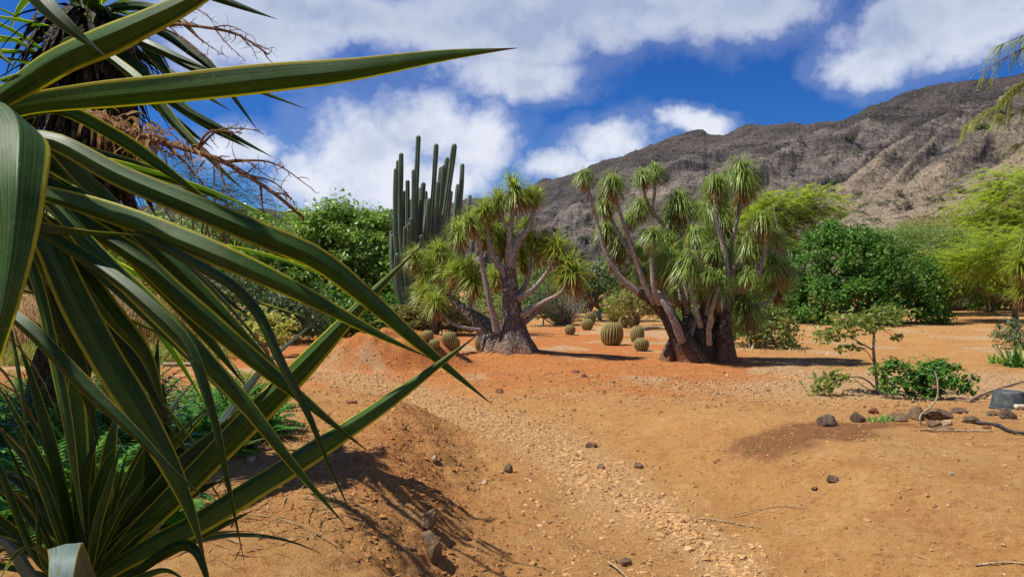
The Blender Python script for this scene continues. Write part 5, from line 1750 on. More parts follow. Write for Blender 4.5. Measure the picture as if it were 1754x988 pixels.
# dry twiggy shrubs
def twig_shrub(name, foot, h, w, n, mat, label, seed, group=None):
    rs = np.random.RandomState(seed)
    o = thing(name, foot, label, 'shrub', group)
    g = Geo()
    foot = np.array(foot)
    for i in range(n):
        a = rs.rand() * 6.28
        rr = w * math.sqrt(rs.rand())
        tip = foot + np.array([math.cos(a) * rr, math.sin(a) * rr, h * rs.uniform(0.55, 1.05) * (1 - 0.35 * (rr / w) ** 2)])
        b = foot + np.array([math.cos(a), math.sin(a), 0]) * rr * 0.25
        mid = (b + tip) / 2 + rs.normal(size=3) * 0.10 * h
        p = spline([b, mid, tip], 8)
        tube(g, p, np.linspace(0.014, 0.005, 8), 4, cap=False)
        for c in range(4):
            k = rs.randint(3, 8)
            e = rs.normal(size=3) * 0.5 + np.array([0, 0, 0.5])
            tube(g, spline([p[k], p[k] + e * 0.16 * h, p[k] + e * 0.28 * h + rs.normal(size=3) * 0.03], 5), np.linspace(0.007, 0.003, 5), 3, cap=False)
    part('twigs', g, mat, o, kind='stuff')
    return o


twig_shrub('dry_shrub', gpt(965, 556), 1.35, 1.1, 150, 'twig_grey', 'dry grey leafless shrub behind the smallest barrel cactus', 81)
twig_shrub('dry_shrub', gpt(1640, 532), 1.9, 1.2, 170, 'twig_grey', 'leafless grey shrub beside the glossy deep green bush', 82)
twig_shrub('dry_shrub', gpt(800, 566), 1.0, 0.8, 70, 'bark_twig', 'brown twiggy shrub behind the slim bottle palm', 83)


def tuft(name, foot, n, L, w, mat, label, cat, seed, up=(0.5, 1.5), droop=(0.1, 0.6), group=None, spread=0.1, segs=5, fold=0.2):
    rs = np.random.RandomState(seed)
    o = thing(name, foot, label, cat, group)
    a = rs.rand(n) * 6.28
    e = rs.uniform(up[0], up[1], n)
    d = np.stack([np.cos(a) * np.cos(e), np.sin(a) * np.cos(e), np.sin(e)], 1)
    b = np.array(foot)[None] + np.stack([rs.normal(size=n) * spread, rs.normal(size=n) * spread, np.zeros(n)], 1)
    b[:, 2] = ground_h(b[:, 0], b[:, 1]) - 0.01
    g = Geo()
    ribbons(g, b, d, L * rs.uniform(0.6, 1.1, n), w, rs.uniform(droop[0], droop[1], n), segs, fold=fold)
    part('blades', g, mat, o, kind='stuff')
    return o


tuft('grass_tuft', gpt(1056, 552), 420, 1.05, 0.02, 'leaf_olive', 'rounded tuft of olive grass behind the barrel cacti', 'grass', 84, spread=0.14)
tuft('blue_agave', gpt(1027, 548), 30, 0.7, 0.09, 'leaf_blue', 'small blue green agave beside the rounded grass tuft', 'agave', 85, up=(0.5, 1.4), droop=(0, .1), spread=0.03)
tuft('spiky_plant', gpt(1742, 628), 70, 0.55, 0.055, 'leaf_deep', 'dark spiky rosette below the yellowish bottle palm', 'plant', 86, up=(0.2, 1.4), droop=(0.1, .5), spread=0.1)
tuft('spiky_plant', gpt(1708, 622), 26, 0.30, 0.04, 'leaf_fern', 'small light green spiky rosette beside the dark spiky one', 'plant', 87, up=(0.2, 1.3), droop=(0.1, .5), spread=0.06)
# tall reeds and grass bank behind the yuccas
RG = 'reed clumps behind the yuccas'
for i, (px, py, hgt) in enumerate([(100, 605, 1.9), (165, 600, 2.1), (225, 598, 2.0), (285, 600, 1.8), (40, 605, 1.8), (335, 604, 1.3), (-40, 605, 1.8)]):
    tuft('reed_clump', gpt(px, py), 230, hgt, 0.035, 'leaf_reed' if i % 2 else 'leaf_straw', 'tall tan reed clump growing behind the yuccas', 'reeds', 90 + i, up=(1.0, 1.55), droop=(0.05, 0.5), group=RG, spread=0.35, segs=6)
for i, (px, py) in enumerate([(110, 622), (290, 616), (350, 615), (190, 620), (50, 622)]):
    tuft('grass_clump', gpt(px, py), 420, 0.62, 0.022, 'leaf_grass', 'yellow green grass clump at the foot of the reeds', 'grass', 100 + i, up=(0.6, 1.5), droop=(0.2, 0.9), group='grass clumps at the foot of the reeds', spread=0.32)


# ferny cycads under the yuccas
def frond_clump(name, foot, n, L, mat, label, cat, seed, pairs=22, pl=0.12, pw=0.022, up=(0.3, 1.3), droop=(0.4, 1.1), group=None, spread=0.08):
    rs = np.random.RandomState(seed)
    o = thing(name, foot, label, cat, group)
    g = Geo()
    for i in range(n):
        a = rs.rand() * 6.28
        e = rs.uniform(*up)
        d = np.array([math.cos(a) * math.cos(e), math.sin(a) * math.cos(e), math.sin(e)])
        b = np.array(foot) + np.array([rs.normal() * spread, rs.normal() * spread, 0])
        l = L * rs.uniform(0.7, 1.1)
        dr = rs.uniform(*droop)
        s = np.linspace(0, 1, pairs)
        dd = nrm(d[None] + np.array([0, 0, -1.0])[None] * (dr * s ** 1.6)[:, None] * 1.4)
        p = b + np.concatenate([np.zeros((1, 3)), np.cumsum((dd[1:] + dd[:-1]) * 0.5 * l / (pairs - 1), 0)])
        tube(g, p, np.linspace(0.008, 0.003, pairs), 4, cap=False, tint=0.6)
        side = nrm(np.cross(dd, np.array([0, 0, 1.0])))
        prof = np.sin(np.clip(s * 0.9 + 0.12, 0, 1) * np.pi) ** 0.6
        tv = rs.rand()
        for sg in (-1, 1):
            ribbons(g, p[2:], side[2:] * sg + dd[2:] * 0.55 + np.array([0, 0, 0.12]), pl * prof[2:], pw, 0.25, 2, tint=np.clip(tv + rs.normal(size=pairs - 2) * 0.15, 0, 1))
    part('fronds', g, mat, o, kind='stuff')
    return o


fg = 'ferny cycads under the yuccas'
for i, (px, py, L, n) in enumerate([(395, 735, 0.55, 70), (345, 720, 0.5, 55), (440, 745, 0.42, 45), (370, 770, 0.4, 45), (425, 700, 0.5, 45), (330, 775, 0.4, 40)]):
    frond_clump('cycad', gpt(px, py), n, L, 'leaf_fern', 'bright green ferny cycad in the sun beside the path', 'cycad', 110 + i, group='bright ferny cycads beside the path', pairs=16, pl=0.09)
for i, (px, py, L, n) in enumerate([(60, 800, 0.75, 55), (150, 790, 0.8, 60), (240, 800, 0.7, 55), (110, 730, 0.75, 50), (200, 720, 0.75, 50), (30, 720, 0.7, 50), (290, 745, 0.55, 45), (20, 880, 0.6, 40), (120, 890, 0.6, 45), (230, 880, 0.5, 40)]):
    frond_clump('cycad', gpt(px, py), n, L, 'leaf_fern', 'deep green ferny cycad in the shade under the yuccas', 'cycad', 120 + i, group=fg, pairs=20, pl=0.13)

# ------------------------------------------------------------------ stones
def ico(sub):
    ph = (1 + 5 ** 0.5) / 2
    v = [(-1, ph, 0), (1, ph, 0), (-1, -ph, 0), (1, -ph, 0), (0, -1, ph), (0, 1, ph), (0, -1, -ph), (0, 1, -ph), (ph, 0, -1), (ph, 0, 1), (-ph, 0, -1), (-ph, 0, 1)]
    v = [np.array(q, float) / np.linalg.norm(q) for q in v]
    f = [(0, 11, 5), (0, 5, 1), (0, 1, 7), (0, 7, 10), (0, 10, 11), (1, 5, 9), (5, 11, 4), (11, 10, 2), (10, 7, 6), (7, 1, 8), (3, 9, 4), (3, 4, 2), (3, 2, 6), (3, 6, 8), (3, 8, 9), (4, 9, 5), (2, 4, 11), (6, 2, 10), (8, 6, 7), (9, 8, 1)]
    for _ in range(sub):
        cache, nf = {}, []

        def mid(a, b):
            k = (min(a, b), max(a, b))
            if k not in cache:
                m_ = v[a] + v[b]
                v.append(m_ / np.linalg.norm(m_))
                cache[k] = len(v) - 1
            return cache[k]
        for a, b, c in f:
            ab, bc, ca = mid(a, b), mid(b, c), mid(c, a)
            nf += [(a, ab, ca), (b, bc, ab), (c, ca, bc), (ab, bc, ca)]
        f = nf
    return np.array(v), np.array(f)


I0 = ico(0)
I3 = ico(3)
OCT = (np.array([(1, 0, 0), (-1, 0, 0), (0, 1, 0), (0, -1, 0), (0, 0, 1), (0, 0, -1)], float),
       np.array([(0, 2, 4), (2, 1, 4), (1, 3, 4), (3, 0, 4), (2, 0, 5), (1, 2, 5), (3, 1, 5), (0, 3, 5)]))


def stone_field(name, xy, size, mat, label, seed, base=I0, flat=0.6, sink=0.45, tint=None):
    rs = np.random.RandomState(seed)
    N = len(xy)
    V, Fc = base
    nv = len(V)
    jit = 1 + rs.uniform(-0.35, 0.35, (N, nv))
    sc = rs.uniform(0.6, 1.3, (N, 1, 3)) * size[:, None, None]
    sc[..., 2] *= flat
    a = rs.rand(N) * 6.28
    c, s = np.cos(a)[:, None], np.sin(a)[:, None]
    v = V[None] * jit[..., None] * sc
    x = v[..., 0] * c - v[..., 1] * s
    y = v[..., 0] * s + v[..., 1] * c
    z = ground_h(xy[:, 0], xy[:, 1])[:, None] + v[..., 2] + (size * flat * (1 - sink * 2))[:, None] * 0.5
    v = np.stack([x + xy[:, :1], y + xy[:, 1:2], z], -1)
    f = (Fc[None] + (np.arange(N) * nv)[:, None, None]).reshape(-1, 3)
    g = Geo()
    tv = rs.rand(N) if tint is None else tint
    g.add(v.reshape(-1, 3), None, f, tint=np.repeat(tv, nv))
    o = mesh_ob(name, g, mat, smooth=False)
    tag(o, label, 'gravel', None, 'stuff')
    return o


def scatter(n, dens, x0, x1, y0, y1, seed, near=1.2):
    rs = np.random.RandomState(seed)
    out = []
    tot = 0
    for _ in range(60):
        m_ = n * 2
        y = (rs.rand(m_) * (y1 ** (1 / near) - y0 ** (1 / near)) + y0 ** (1 / near)) ** near
        x = rs.uniform(x0, x1, m_)
        k = (np.abs(x) < 0.80 * y + 0.6) & (rs.rand(m_) < dens(x, y))
        out.append(np.stack([x[k], y[k]], 1))
        tot += k.sum()
        if tot > n:
            break
    return np.concatenate(out)[:n]


rs = np.random.RandomState(77)
gx = scatter(22000, lambda x, y: np.clip(gravel_density(x, y, path_dist(x, y)) - 0.15, 0, 1) ** 1.2 * (0.35 + 1.3 * np.clip(fbm(x * 2.3 + 9, y * 1.6, 3) * 2 + 0.25, 0, 1)), -6, 4.2, 3.2, 16.5, 201, 1.6)
gs = 0.005 + 0.044 * rs.beta(0.8, 6.5, len(gx))
stone_field('gravel', gx[gs > 0.010], gs[gs > 0.010], 'gravel', 'pale tan gravel strewn along the worn path', 202)
stone_field('grit', gx[gs <= 0.010], gs[gs <= 0.010], 'gravel', 'fine grit between the gravel of the worn path', 213, base=OCT)
gx2 = scatter(11000, lambda x, y: 0.25 + 0.75 * np.clip(fbm(x * 0.9, y * 0.9, 3) * 2, 0, 1), -6.5, 9, 3.2, 17, 203, 1.7)
stone_field('pebbles', gx2, 0.005 + 0.026 * rs.beta(1.0, 5.5, len(gx2)), 'gravel', 'loose pebbles and crumbs scattered over the bare earth', 204, base=OCT, flat=0.8, sink=0.2, tint=np.where(rs.rand(len(gx2)) < 0.4, rs.rand(len(gx2)) * 0.12, rs.rand(len(gx2))))


gx4 = scatter(2600, lambda x, y: np.clip(0.15 + 1.4 * fbm(x * 0.8 + 50, y * 0.8, 3), 0, 1), -4, 14, 9.5, 30, 207, 1.6)
stone_field('scattered_stones', gx4, 0.012 + 0.045 * rs.beta(1.0, 6.0, len(gx4)), 'gravel', 'brown stones scattered over the ground around the bottle palms', 208, tint=rs.rand(len(gx4)) * 0.5)
gx6 = scatter(3600, lambda x, y: np.clip(0.25 + 1.6 * fbm(x * 1.1 + 20, y * 1.1, 3) + np.exp(-(((x - G2[0]) / 2.0) ** 2 + ((y - G2[1]) / 1.2) ** 2)), 0, 1), -3, 9, 8, 15, 211, 1.3)
stone_field('scattered_stones', gx6, 0.010 + 0.036 * rs.beta(1.0, 5.0, len(gx6)), 'gravel', 'mixed small stones strewn before the two bottle palms', 212, base=OCT, flat=0.9, sink=0.2, tint=np.where(rs.rand(len(gx6)) < 0.45, rs.rand(len(gx6)) * 0.15, rs.rand(len(gx6))))
gx5 = scatter(420, lambda x, y: 0.6 + 0 * x, -3, 9, 3.4, 13, 209, 1.5)
stone_field('scattered_stones', gx5, 0.010 + 0.022 * rs.beta(1.0, 4.0, len(gx5)), 'gravel', 'single brown stones scattered over the near earth', 210, tint=rs.rand(len(gx5)) * 0.35)


def bankd(x, y):
    d = path_dist(x, y)
    return np.exp(-((d + 1.3) / 0.6) ** 2) * sstep(9.5, 7.5, y)


gx3 = scatter(5200, bankd, -2.6, 1.0, 3.2, 9.5, 205, 1.5)
tn = rs.rand(len(gx3)) * 0.35
o = stone_field('earth_clods', gx3, 0.005 + 0.034 * rs.beta(1.0, 5.5, len(gx3)), 'clod', 'crumbly earth clods on the eroded bank of the path', 206, base=OCT) if 'clod' in MATS else None
if o is None:
    m, t, out = new_mat('clod')
    ti = t.attr('tint')
    gq = t.new('ShaderNodeNewGeometry')
    n = t.noise(gq.outputs['Position'], 40, 4)
    col = t.mix(ti, (0.30, 0.125, 0.04), (0.44, 0.215, 0.075))
    col = t.mix(t.ramp(n, 0.45, 0.7, 0, 0.6), col, (0.24, 0.10, 0.035))
    b = principled(t, col, 0.97, 0.05)
    t.l.new(b.outputs[0], out.inputs[0])
    stone_field('earth_clods', gx3, 0.005 + 0.034 * rs.beta(1.0, 5.5, len(gx3)), 'clod', 'crumbly earth clods on the eroded bank of the path', 206, base=OCT)


def rock(px, py, wpx, hpx, mat, label, seed, name='rock', cat='rock', group=None, depth=None, tilt=0.0, sink=0.28, angular=1.0):
    """a single stone whose foot stands at the picture point"""
    w = gpt(px, py)
    sx_ = wpx / F * w[1] / 2
    sz_ = hpx / F * w[1] / 2
    V, Fc = I3
    rs = np.random.RandomState(seed)
    q = V * 1.0
    n = fbm(q[:, 0] * 1.2 + seed, q[:, 1] * 1.2 + q[:, 2] * 0.9 + seed * 2, 3) * 0.9 + 0.5 * fbm(q[:, 0] * 3 + seed, q[:, 2] * 3 + q[:, 1] * 2.3, 4)
    r = 1 + 0.55 * n
    for c in range(int(15 * angular)):       # broken facets
        d = rs.normal(size=3)
        d /= np.linalg.norm(d)
        lim = rs.uniform(0.5, 0.85)
        dt = (q * r[:, None]) @ d
        r = np.where(dt > lim, r * (lim + (dt - lim) * 0.15) / np.maximum(dt, 1e-6), r)
    v = q * r[:, None] * np.array([sx_, (sx_ + sz_) / 2 if depth is None else depth, sz_]) * 1.15
    ct, st = math.cos(tilt), math.sin(tilt)
    v = np.stack([v[:, 0] * ct + v[:, 2] * st, v[:, 1], -v[:, 0] * st + v[:, 2] * ct], 1)
    g = Geo()
    g.add(v, None, Fc)
    o = mesh_ob(name, g, mat, None, (w[0], w[1], w[2] - v[:, 2].min() * (1 - sink * 2) - 0.0), smooth=False)
    tag(o, label, cat, group)
    return o


rock(742, 950, 34, 62, 'rock_brown', 'upright brown stone half buried in the eroded bank', 1, tilt=-0.15)
rock(733, 898, 30, 42, 'rock_brown', 'narrow brown stone standing just behind the upright one in the bank', 2, tilt=0.1)
rock(870, 808, 17, 22, 'rock_brown', 'knobbly brown stone alone on the gravel path', 3)
rock(830, 828, 12, 10, 'rock_pale', 'pale angular pebble beside the knobbly brown stone', 4)
rock(1014, 765, 20, 11, 'rock_brown', 'flat brown stone on the edge of the gravel', 5)
rock(1029, 803, 16, 12, 'rock_brown', 'dark brown stone in the thickest gravel', 6)
rock(1094, 800, 20, 12, 'rock_brown', 'grey brown stone at the foot of the right hand bank', 7)
rock(856, 673, 14, 11, 'rock_red', 'reddish stone alone on the bare earth before the slim bottle palm', 8)
rock(1427, 823, 21, 17, 'rock_lava', 'rounded grey stone alone on the smooth right hand slope', 10)
rock(1394, 838, 14, 9, 'rock_lava', 'small grey stone half sunk beside the rounded one on the slope', 11)
rock(1628, 812, 15, 9, 'rock_pale', 'small pale stone chip on the smooth right hand slope', 12)
rock(1150, 610, 22, 17, 'rock_brown', 'grey stone beside the small squat barrel cactus', 13)
rock(1415, 728, 40, 26, 'rock_lava', 'sharp dark lava stone at the end of the stone row', 14, angular=1.6)
rock(1467, 722, 26, 20, 'rock_lava', 'round dark lava stone next to the sharp one', 15)
rock(1496, 708, 22, 12, 'rock_red', 'flat reddish stone behind the stone row', 16)
rock(1540, 720, 34, 20, 'rock_brown', 'low brown stone beside the pale green weeds', 17)
rock(1568, 718, 28, 40, 'rock_brown', 'tall porous brown stone at the foot of the bent stick', 18)
rock(1606, 717, 46, 28, 'rock_brown', 'widest porous brown stone in the stone row', 19)
rock(1600, 730, 26, 16, 'rock_brown', 'rounded brown stone in front of the widest porous one', 20)
rock(1622, 728, 18, 14, 'rock_pale', 'pale rounded stone in front of the widest porous one', 21)
rock(1612, 736, 40, 10, 'rock_brown', 'flat brown slab lowest in the stone row', 22)
rock(1664, 724, 28, 16, 'rock_brown', 'brown stone between the stone row and the black hose', 23)
rock(1700, 712, 24, 13, 'rock_brown', 'low brown stone in front of the upturned pot', 24)
rock(1724, 716, 32, 20, 'rock_lava', 'dark jagged stone by the white pipe end', 25)
rock(1640, 708, 30, 14, 'rock_lava', 'dark stone under the leafy shrub in the stone row', 26)
rock(1690, 733, 18, 8, 'rock_red', 'small reddish stone on the black hose', 27)
rock(430, 790, 20, 13, 'rock_pale', 'white stone beside the bright ferny cycads', 28)
rock(600, 690, 20, 9, 'rock_red', 'low red stone on the left edge of the path', 29)
rock(985, 638, 14, 8, 'rock_red', 'small red stone between the two bottle palms', 30)
rock(1000, 645, 12, 8, 'rock_lava', 'small dark stone between the two bottle palms', 31)
rock(1070, 965, 26, 16, 'rock_brown', 'brown stone among gravel at the start of the path', 34)
rock(745, 790, 12, 13, 'rock_pale', 'whitish stone on the brow of the eroded bank', 37)
rock(690, 735, 16, 9, 'rock_red', 'red crumbly stone above the eroded bank', 38)
rock(575, 772, 22, 10, 'rock_brown', 'low brown stone under the pointed yucca leaf', 39)
# ------------------------------------------------------------------ litter of straw and dead leaves
lx = scatter(13000, lambda x, y: np.clip(litter_density(x, y) - 0.05, 0.03, 1), -2, 18, 8, 32, 301, 1.6)
rs = np.random.RandomState(302)
g = Geo()
n = len(lx)
b0 = np.column_stack([lx, ground_h(lx[:, 0], lx[:, 1]) + 0.012])
aa = rs.rand(n) * 6.28
ribbons(g, b0, np.stack([np.cos(aa), np.sin(aa), rs.uniform(-0.02, 0.15, n)], 1), rs.uniform(0.04, 0.28, n) * np.where(rs.rand(n) < 0.5, 0.5, 1), rs.uniform(0.006, 0.022, n), 0.05, 1, fold=0.3)
o = mesh_ob('leaf_litter', g, 'leaf_straw')
tag(o, 'pale straw and dead leaves lying on the ground', 'litter', None, 'stuff')
lx = scatter(900, lambda x, y: 0.5 + 0 * x, -6, 8, 3.2, 16, 303, 1.6)
n = len(lx)
g = Geo()
b0 = np.column_stack([lx, ground_h(lx[:, 0], lx[:, 1]) + 0.008])
aa = rs.rand(n) * 6.28
ribbons(g, b0, np.stack([np.cos(aa), np.sin(aa), rs.uniform(0.0, 0.1, n)], 1), rs.uniform(0.03, 0.12, n), rs.uniform(0.003, 0.007, n), 0.08, 3)
o = mesh_ob('straw_bits', g, 'leaf_straw')
tag(o, 'thin straw bits scattered over the bare earth', 'litter', None, 'stuff')
lx = scatter(2600, lambda x, y: sstep(0.0, 0.3, fbm(x * 0.5 + 33, y * 0.4, 3)), 3.5, 26, 17, 46, 304, 1.4)
n = len(lx)
g = Geo()
b0 = np.column_stack([lx, ground_h(lx[:, 0], lx[:, 1]) - 0.01])
aa = rs.rand(n) * 6.28
ribbons(g, b0, np.stack([np.cos(aa) * 0.6, np.sin(aa) * 0.6, rs.uniform(0.3, 1.0, n)], 1), rs.uniform(0.08, 0.3, n), rs.uniform(0.012, 0.03, n), 0.4, 2)
tag(mesh_ob('dry_grass', g, 'leaf_straw'), 'thin dry grass standing in patches on the far bare ground', 'grass', None, 'stuff')
# litter under the yuccas
lx = np.column_stack([rs.uniform(-2.6, -0.9, 900), rs.uniform(3.0, 5.6, 900)])
g = Geo()
n = len(lx)
b0 = np.column_stack([lx, ground_h(lx[:, 0], lx[:, 1]) + 0.012])
aa = rs.rand(n) * 6.28
ribbons(g, b0, np.stack([np.cos(aa), np.sin(aa), rs.uniform(0.0, 0.25, n)], 1), rs.uniform(0.03, 0.22, n), rs.uniform(0.003, 0.012, n), 0.1, 3)
o = mesh_ob('leaf_litter', g, 'leaf_dry')
tag(o, 'brown dead leaf scraps lying under the yuccas', 'litter', None, 'stuff')


def stick(pts, r, mat, label, name='stick', cat='stick', group=None, lift=0.0):
    c = np.array([gpt(px, py) + np.array([0, 0, lift]) for px, py in pts])
    g = Geo()
    org = c[0].copy()
    tube(g, spline(c - org, 18), np.linspace(r, r * 0.6, 18), 6, rough=0.2)
    o = mesh_ob(name, g, mat, None, org)
    return tag(o, label, cat, group)


stick([(1256, 884), (1310, 872), (1345, 868), (1385, 872)], 0.004, 'bark_pale', 'long straw coloured stalk lying on the right hand bank', lift=0.012)
stick([(1195, 890), (1230, 893), (1270, 900), (1303, 905)], 0.005, 'bark_pale', 'pale stick lying across the gravel at the path edge', lift=0.012)
stick([(1575, 738), (1640, 740), (1700, 742)], 0.010, 'bark_pale', 'bleached straight stick lying before the stone row', lift=0.015)
stick([(1040, 966), (1055, 976), (1070, 990), (1085, 1010)], 0.007, 'bark_pale', 'short pale stalk among the gravel at the start of the path', lift=0.02)
stick([(420, 885), (480, 893), (540, 915), (585, 945)], 0.004, 'leaf_straw', 'thin dry grass stalk in the yucca shadow', lift=0.015)
stick([(1660, 690), (1700, 672), (1754, 656), (1800, 645)], 0.022, 'bark_twig', 'long brown branch lying behind the upturned pot', lift=0.03)
stick([(1560, 690), (1620, 686), (1680, 690)], 0.012, 'bark_twig', 'brown twig lying under the leafy shrub', lift=0.02)
stick([(1100, 566), (1130, 564), (1160, 566)], 0.10, 'bark_pale', 'weathered log lying behind the leaning palm trunks', name='log', cat='log', lift=0.06)
stick([(1670, 970), (1720, 965), (1760, 968)], 0.006, 'bark_pale', 'brown straw stalk low on the smooth slope', lift=0.01)
stick([(280, 628), (330, 627), (380, 630)], 0.05, 'bark_pale', 'pale fallen log before the grass clumps', name='log', cat='log', lift=0.04)
stick([(1650, 722), (1680, 728), (1708, 731), (1730, 742), (1760, 746), (1830, 748)], 0.016, 'hose_rubber', 'black rubber hose curving past the stone row', name='hose', cat='hose', lift=0.02)
stick([(1738, 702), (1765, 702), (1800, 702)], 0.03, 'pipe_white', 'short white pipe beside the upturned pot', name='pipe', cat='pipe', lift=0.035)

# ------------------------------------------------------------------ upturned nursery pot
pw = gpt(1727, 700)
pot = thing('plant_pot', pw, 'dark grey plastic nursery pot standing upside down', 'pot')
r1, r2, hh = 27 / F * pw[1], 22 / F * pw[1], 31 / F * pw[1]
g = Geo()
th = np.linspace(0, 2 * np.pi, 40, endpoint=False)
prof = [(r1 * 0.97, 0.0), (r1 * 1.0, 0.0), (r1 * 0.995, hh * 0.2), (r2 * 1.01, hh * 0.93), (r2 * 0.97, hh * 1.0), (r2 * 0.9, hh * 1.0), (r2 * 0.86, hh * 0.965), (r2 * 0.2, hh * 0.965), (0.004, hh * 0.965)]
v = np.array([[(r * math.cos(q), r * math.sin(q), z) for q in th] for r, z in prof]).reshape(-1, 3)
k = 40
i = np.arange(len(prof) - 1)[:, None] * k
j = np.arange(k)[None]
f = np.stack([i + j, i + (j + 1) % k, i + k + (j + 1) % k, i + k + j], -1).reshape(-1, 4)
g.add(v + pw, f)
part('body', g, 'pot_plastic', pot)
g = Geo()
prof = [(r1 * 1.0, hh * 0.0), (r1 * 1.07, 0.0), (r1 * 1.07, hh * 0.13), (r1 * 1.0, hh * 0.15)]
v = np.array([[(r * math.cos(q), r * math.sin(q), z) for q in th] for r, z in prof]).reshape(-1, 3)
i = np.arange(len(prof) - 1)[:, None] * k
f = np.stack([i + j, i + (j + 1) % k, i + k + (j + 1) % k, i + k + j], -1).reshape(-1, 4)
g.add(v + pw, f)
part('rim', g, 'pot_plastic', pot)

# ------------------------------------------------------------------ sapling and the leafy shrub beside it
sf = gpt(1505, 674)
YS = sf[1]
sap = thing('sapling', sf, 'thin sapling with sparse pale young leaves beside the leafy shrub', 'tree')


def qs(px, py, dy=0.0):
    return P(px, py, YS + dy)


SB = [([sf - np.array([0, 0, .05]), qs(1500, 640), qs(1496, 600), qs(1497, 572)], 0.030, 0.018), ([qs(1497, 572), qs(1505, 560), qs(1525, 545), qs(1552, 535, .1)], 0.016, 0.006),
      ([qs(1497, 575), qs(1488, 560), qs(1470, 552), qs(1440, 545, -.2)], 0.014, 0.005), ([qs(1496, 600), qs(1475, 588), qs(1450, 575), qs(1412, 574, .2)], 0.012, 0.005),
      ([qs(1496, 572), qs(1494, 555), qs(1500, 535)], 0.012, 0.004), ([qs(1499, 625), qs(1482, 600), qs(1462, 596)], 0.008, 0.004), ([qs(1505, 560), qs(1520, 570), qs(1535, 575)], 0.006, 0.003),
      ([sf, qs(1490, 655, -.1), qs(1470, 645, -.2), qs(1445, 648, -.3), qs(1410, 662, -.3)], 0.014, 0.006), ([sf, qs(1480, 662, -.15), qs(1462, 648, -.2)], 0.010, 0.005)]
g = Geo()
for pts, a_, b_ in SB:
    tube(g, spline(pts, 14), np.linspace(a_, b_, 14), 6, rough=0.15)
part('stem', g, 'bark_twig', sap)
rs = np.random.RandomState(41)
g = Geo()
for (px, py, dy, rx, n) in [(1552, 535, .1, 16, 40), (1530, 545, 0, 16, 34), (1500, 538, 0, 24, 60), (1440, 545, -.2, 22, 60), (1465, 552, -.1, 18, 40), (1412, 574, .2, 20, 60), (1450, 575, .1, 14, 24), (1462, 596, 0, 16, 26), (1535, 577, 0, 12, 16),
                            (1480, 545, .1, 18, 30), (1425, 580, .1, 16, 30), (1520, 530, .1, 16, 26), (1440, 600, 0, 10, 12), (1490, 560, -.1, 22, 50), (1455, 560, .1, 22, 50), (1425, 565, 0, 20, 40), (1515, 550, .1, 20, 40), (1412, 655, -.3, 24, 90), (1435, 645, -.3, 18, 60), (1400, 668, -.3, 14, 30)]:
    c = qs(px, py, dy)
    pos = c + rs.normal(size=(n, 3)) * np.array([rx, rx, rx * 0.5]) / F * YS * 0.6
    leaves(g, pos, nrm(np.array([0, 0, 0.8]) + rs.normal(size=(n, 3)) * 0.5), rs.uniform(0.06, 0.125, n), 0.6, 0.3, rs)
part('leaves', g, 'leaf_young', sap, smooth=False, kind='stuff')
bf = gpt(1590, 684)
Yb = bf[1]
broad_tree('leafy_shrub', bf, [(P(1540, 648, Yb + .1), (.26, .26, .24)), (P(1585, 655, Yb), (.26, .3, .26)), (P(1635, 655, Yb), (.24, .28, .22)), (P(1605, 635, Yb + .2), (.2, .2, .18)), (P(1520, 635, Yb + .2), (.18, .2, .16))],
           2600, 0.075, 'leaf_deep', 'low leafy shrub of dark glossy leaves behind the stone row', 'shrub', 131, clumps=130, spread=0.22, r0=0.022, up=0.8, inner=0.8)
b = stick([(1577, 726), (1577, 726)], 0.01, 'bark_pale', 'bent bare stick leaning up from the stone row into the leafy shrub')
bpy.data.objects.remove(b)
s0 = gpt(1577, 727)
g = Geo()
pts = [s0 - np.array([0, 0, .04]), P(1576, 712, s0[1]), P(1592, 698, s0[1] + .05), P(1604, 682, s0[1] + .1), P(1606, 660, s0[1] + .15), P(1602, 638, s0[1] + .2)]
tube(g, spline(pts, 24) - s0, np.linspace(0.011, 0.005, 24), 6, rough=0.15)
tag(mesh_ob('stick', g, 'bark_pale', None, s0), 'bent bare stick leaning up from the stone row into the leafy shrub', 'stick')
# weeds by the stones
for i, (px, py, lab) in enumerate([(1505, 722, 'pale green weed between the round lava stone and the low brown stone'), (1520, 718, 'pale green weed touching the low brown stone'), (1290, 770, 'tiny green weed on the brow of the right hand bank')]):
    tuft('weed', gpt(px, py), 50, 0.10 if i < 2 else 0.05, 0.016 if i < 2 else 0.008, 'leaf_grass' if i > 1 else 'leaf_fern', lab, 'weed', 140 + i, up=(0.1, 1.2), droop=(.2, .8), spread=0.05)

# ------------------------------------------------------------------ thorn tree just outside, its branches hang in at the right
tf = np.array([10.6, 12.5, gz(10.6, 12.5)])
tt = thing('thorn_tree', tf, 'lime green feathery branches hanging in front of the hillside', 'tree')
limb(tt, [tf - np.array([0, 0, .1]), tf + np.array([-.2, 0, 1.6]), P(1860, 200, 12.4), P(1830, 60, 12.3)], [0.18, 0.14, 0.10, 0.05], 'trunk', 'bark_twig')
rs = np.random.RandomState(17)
g = Geo()


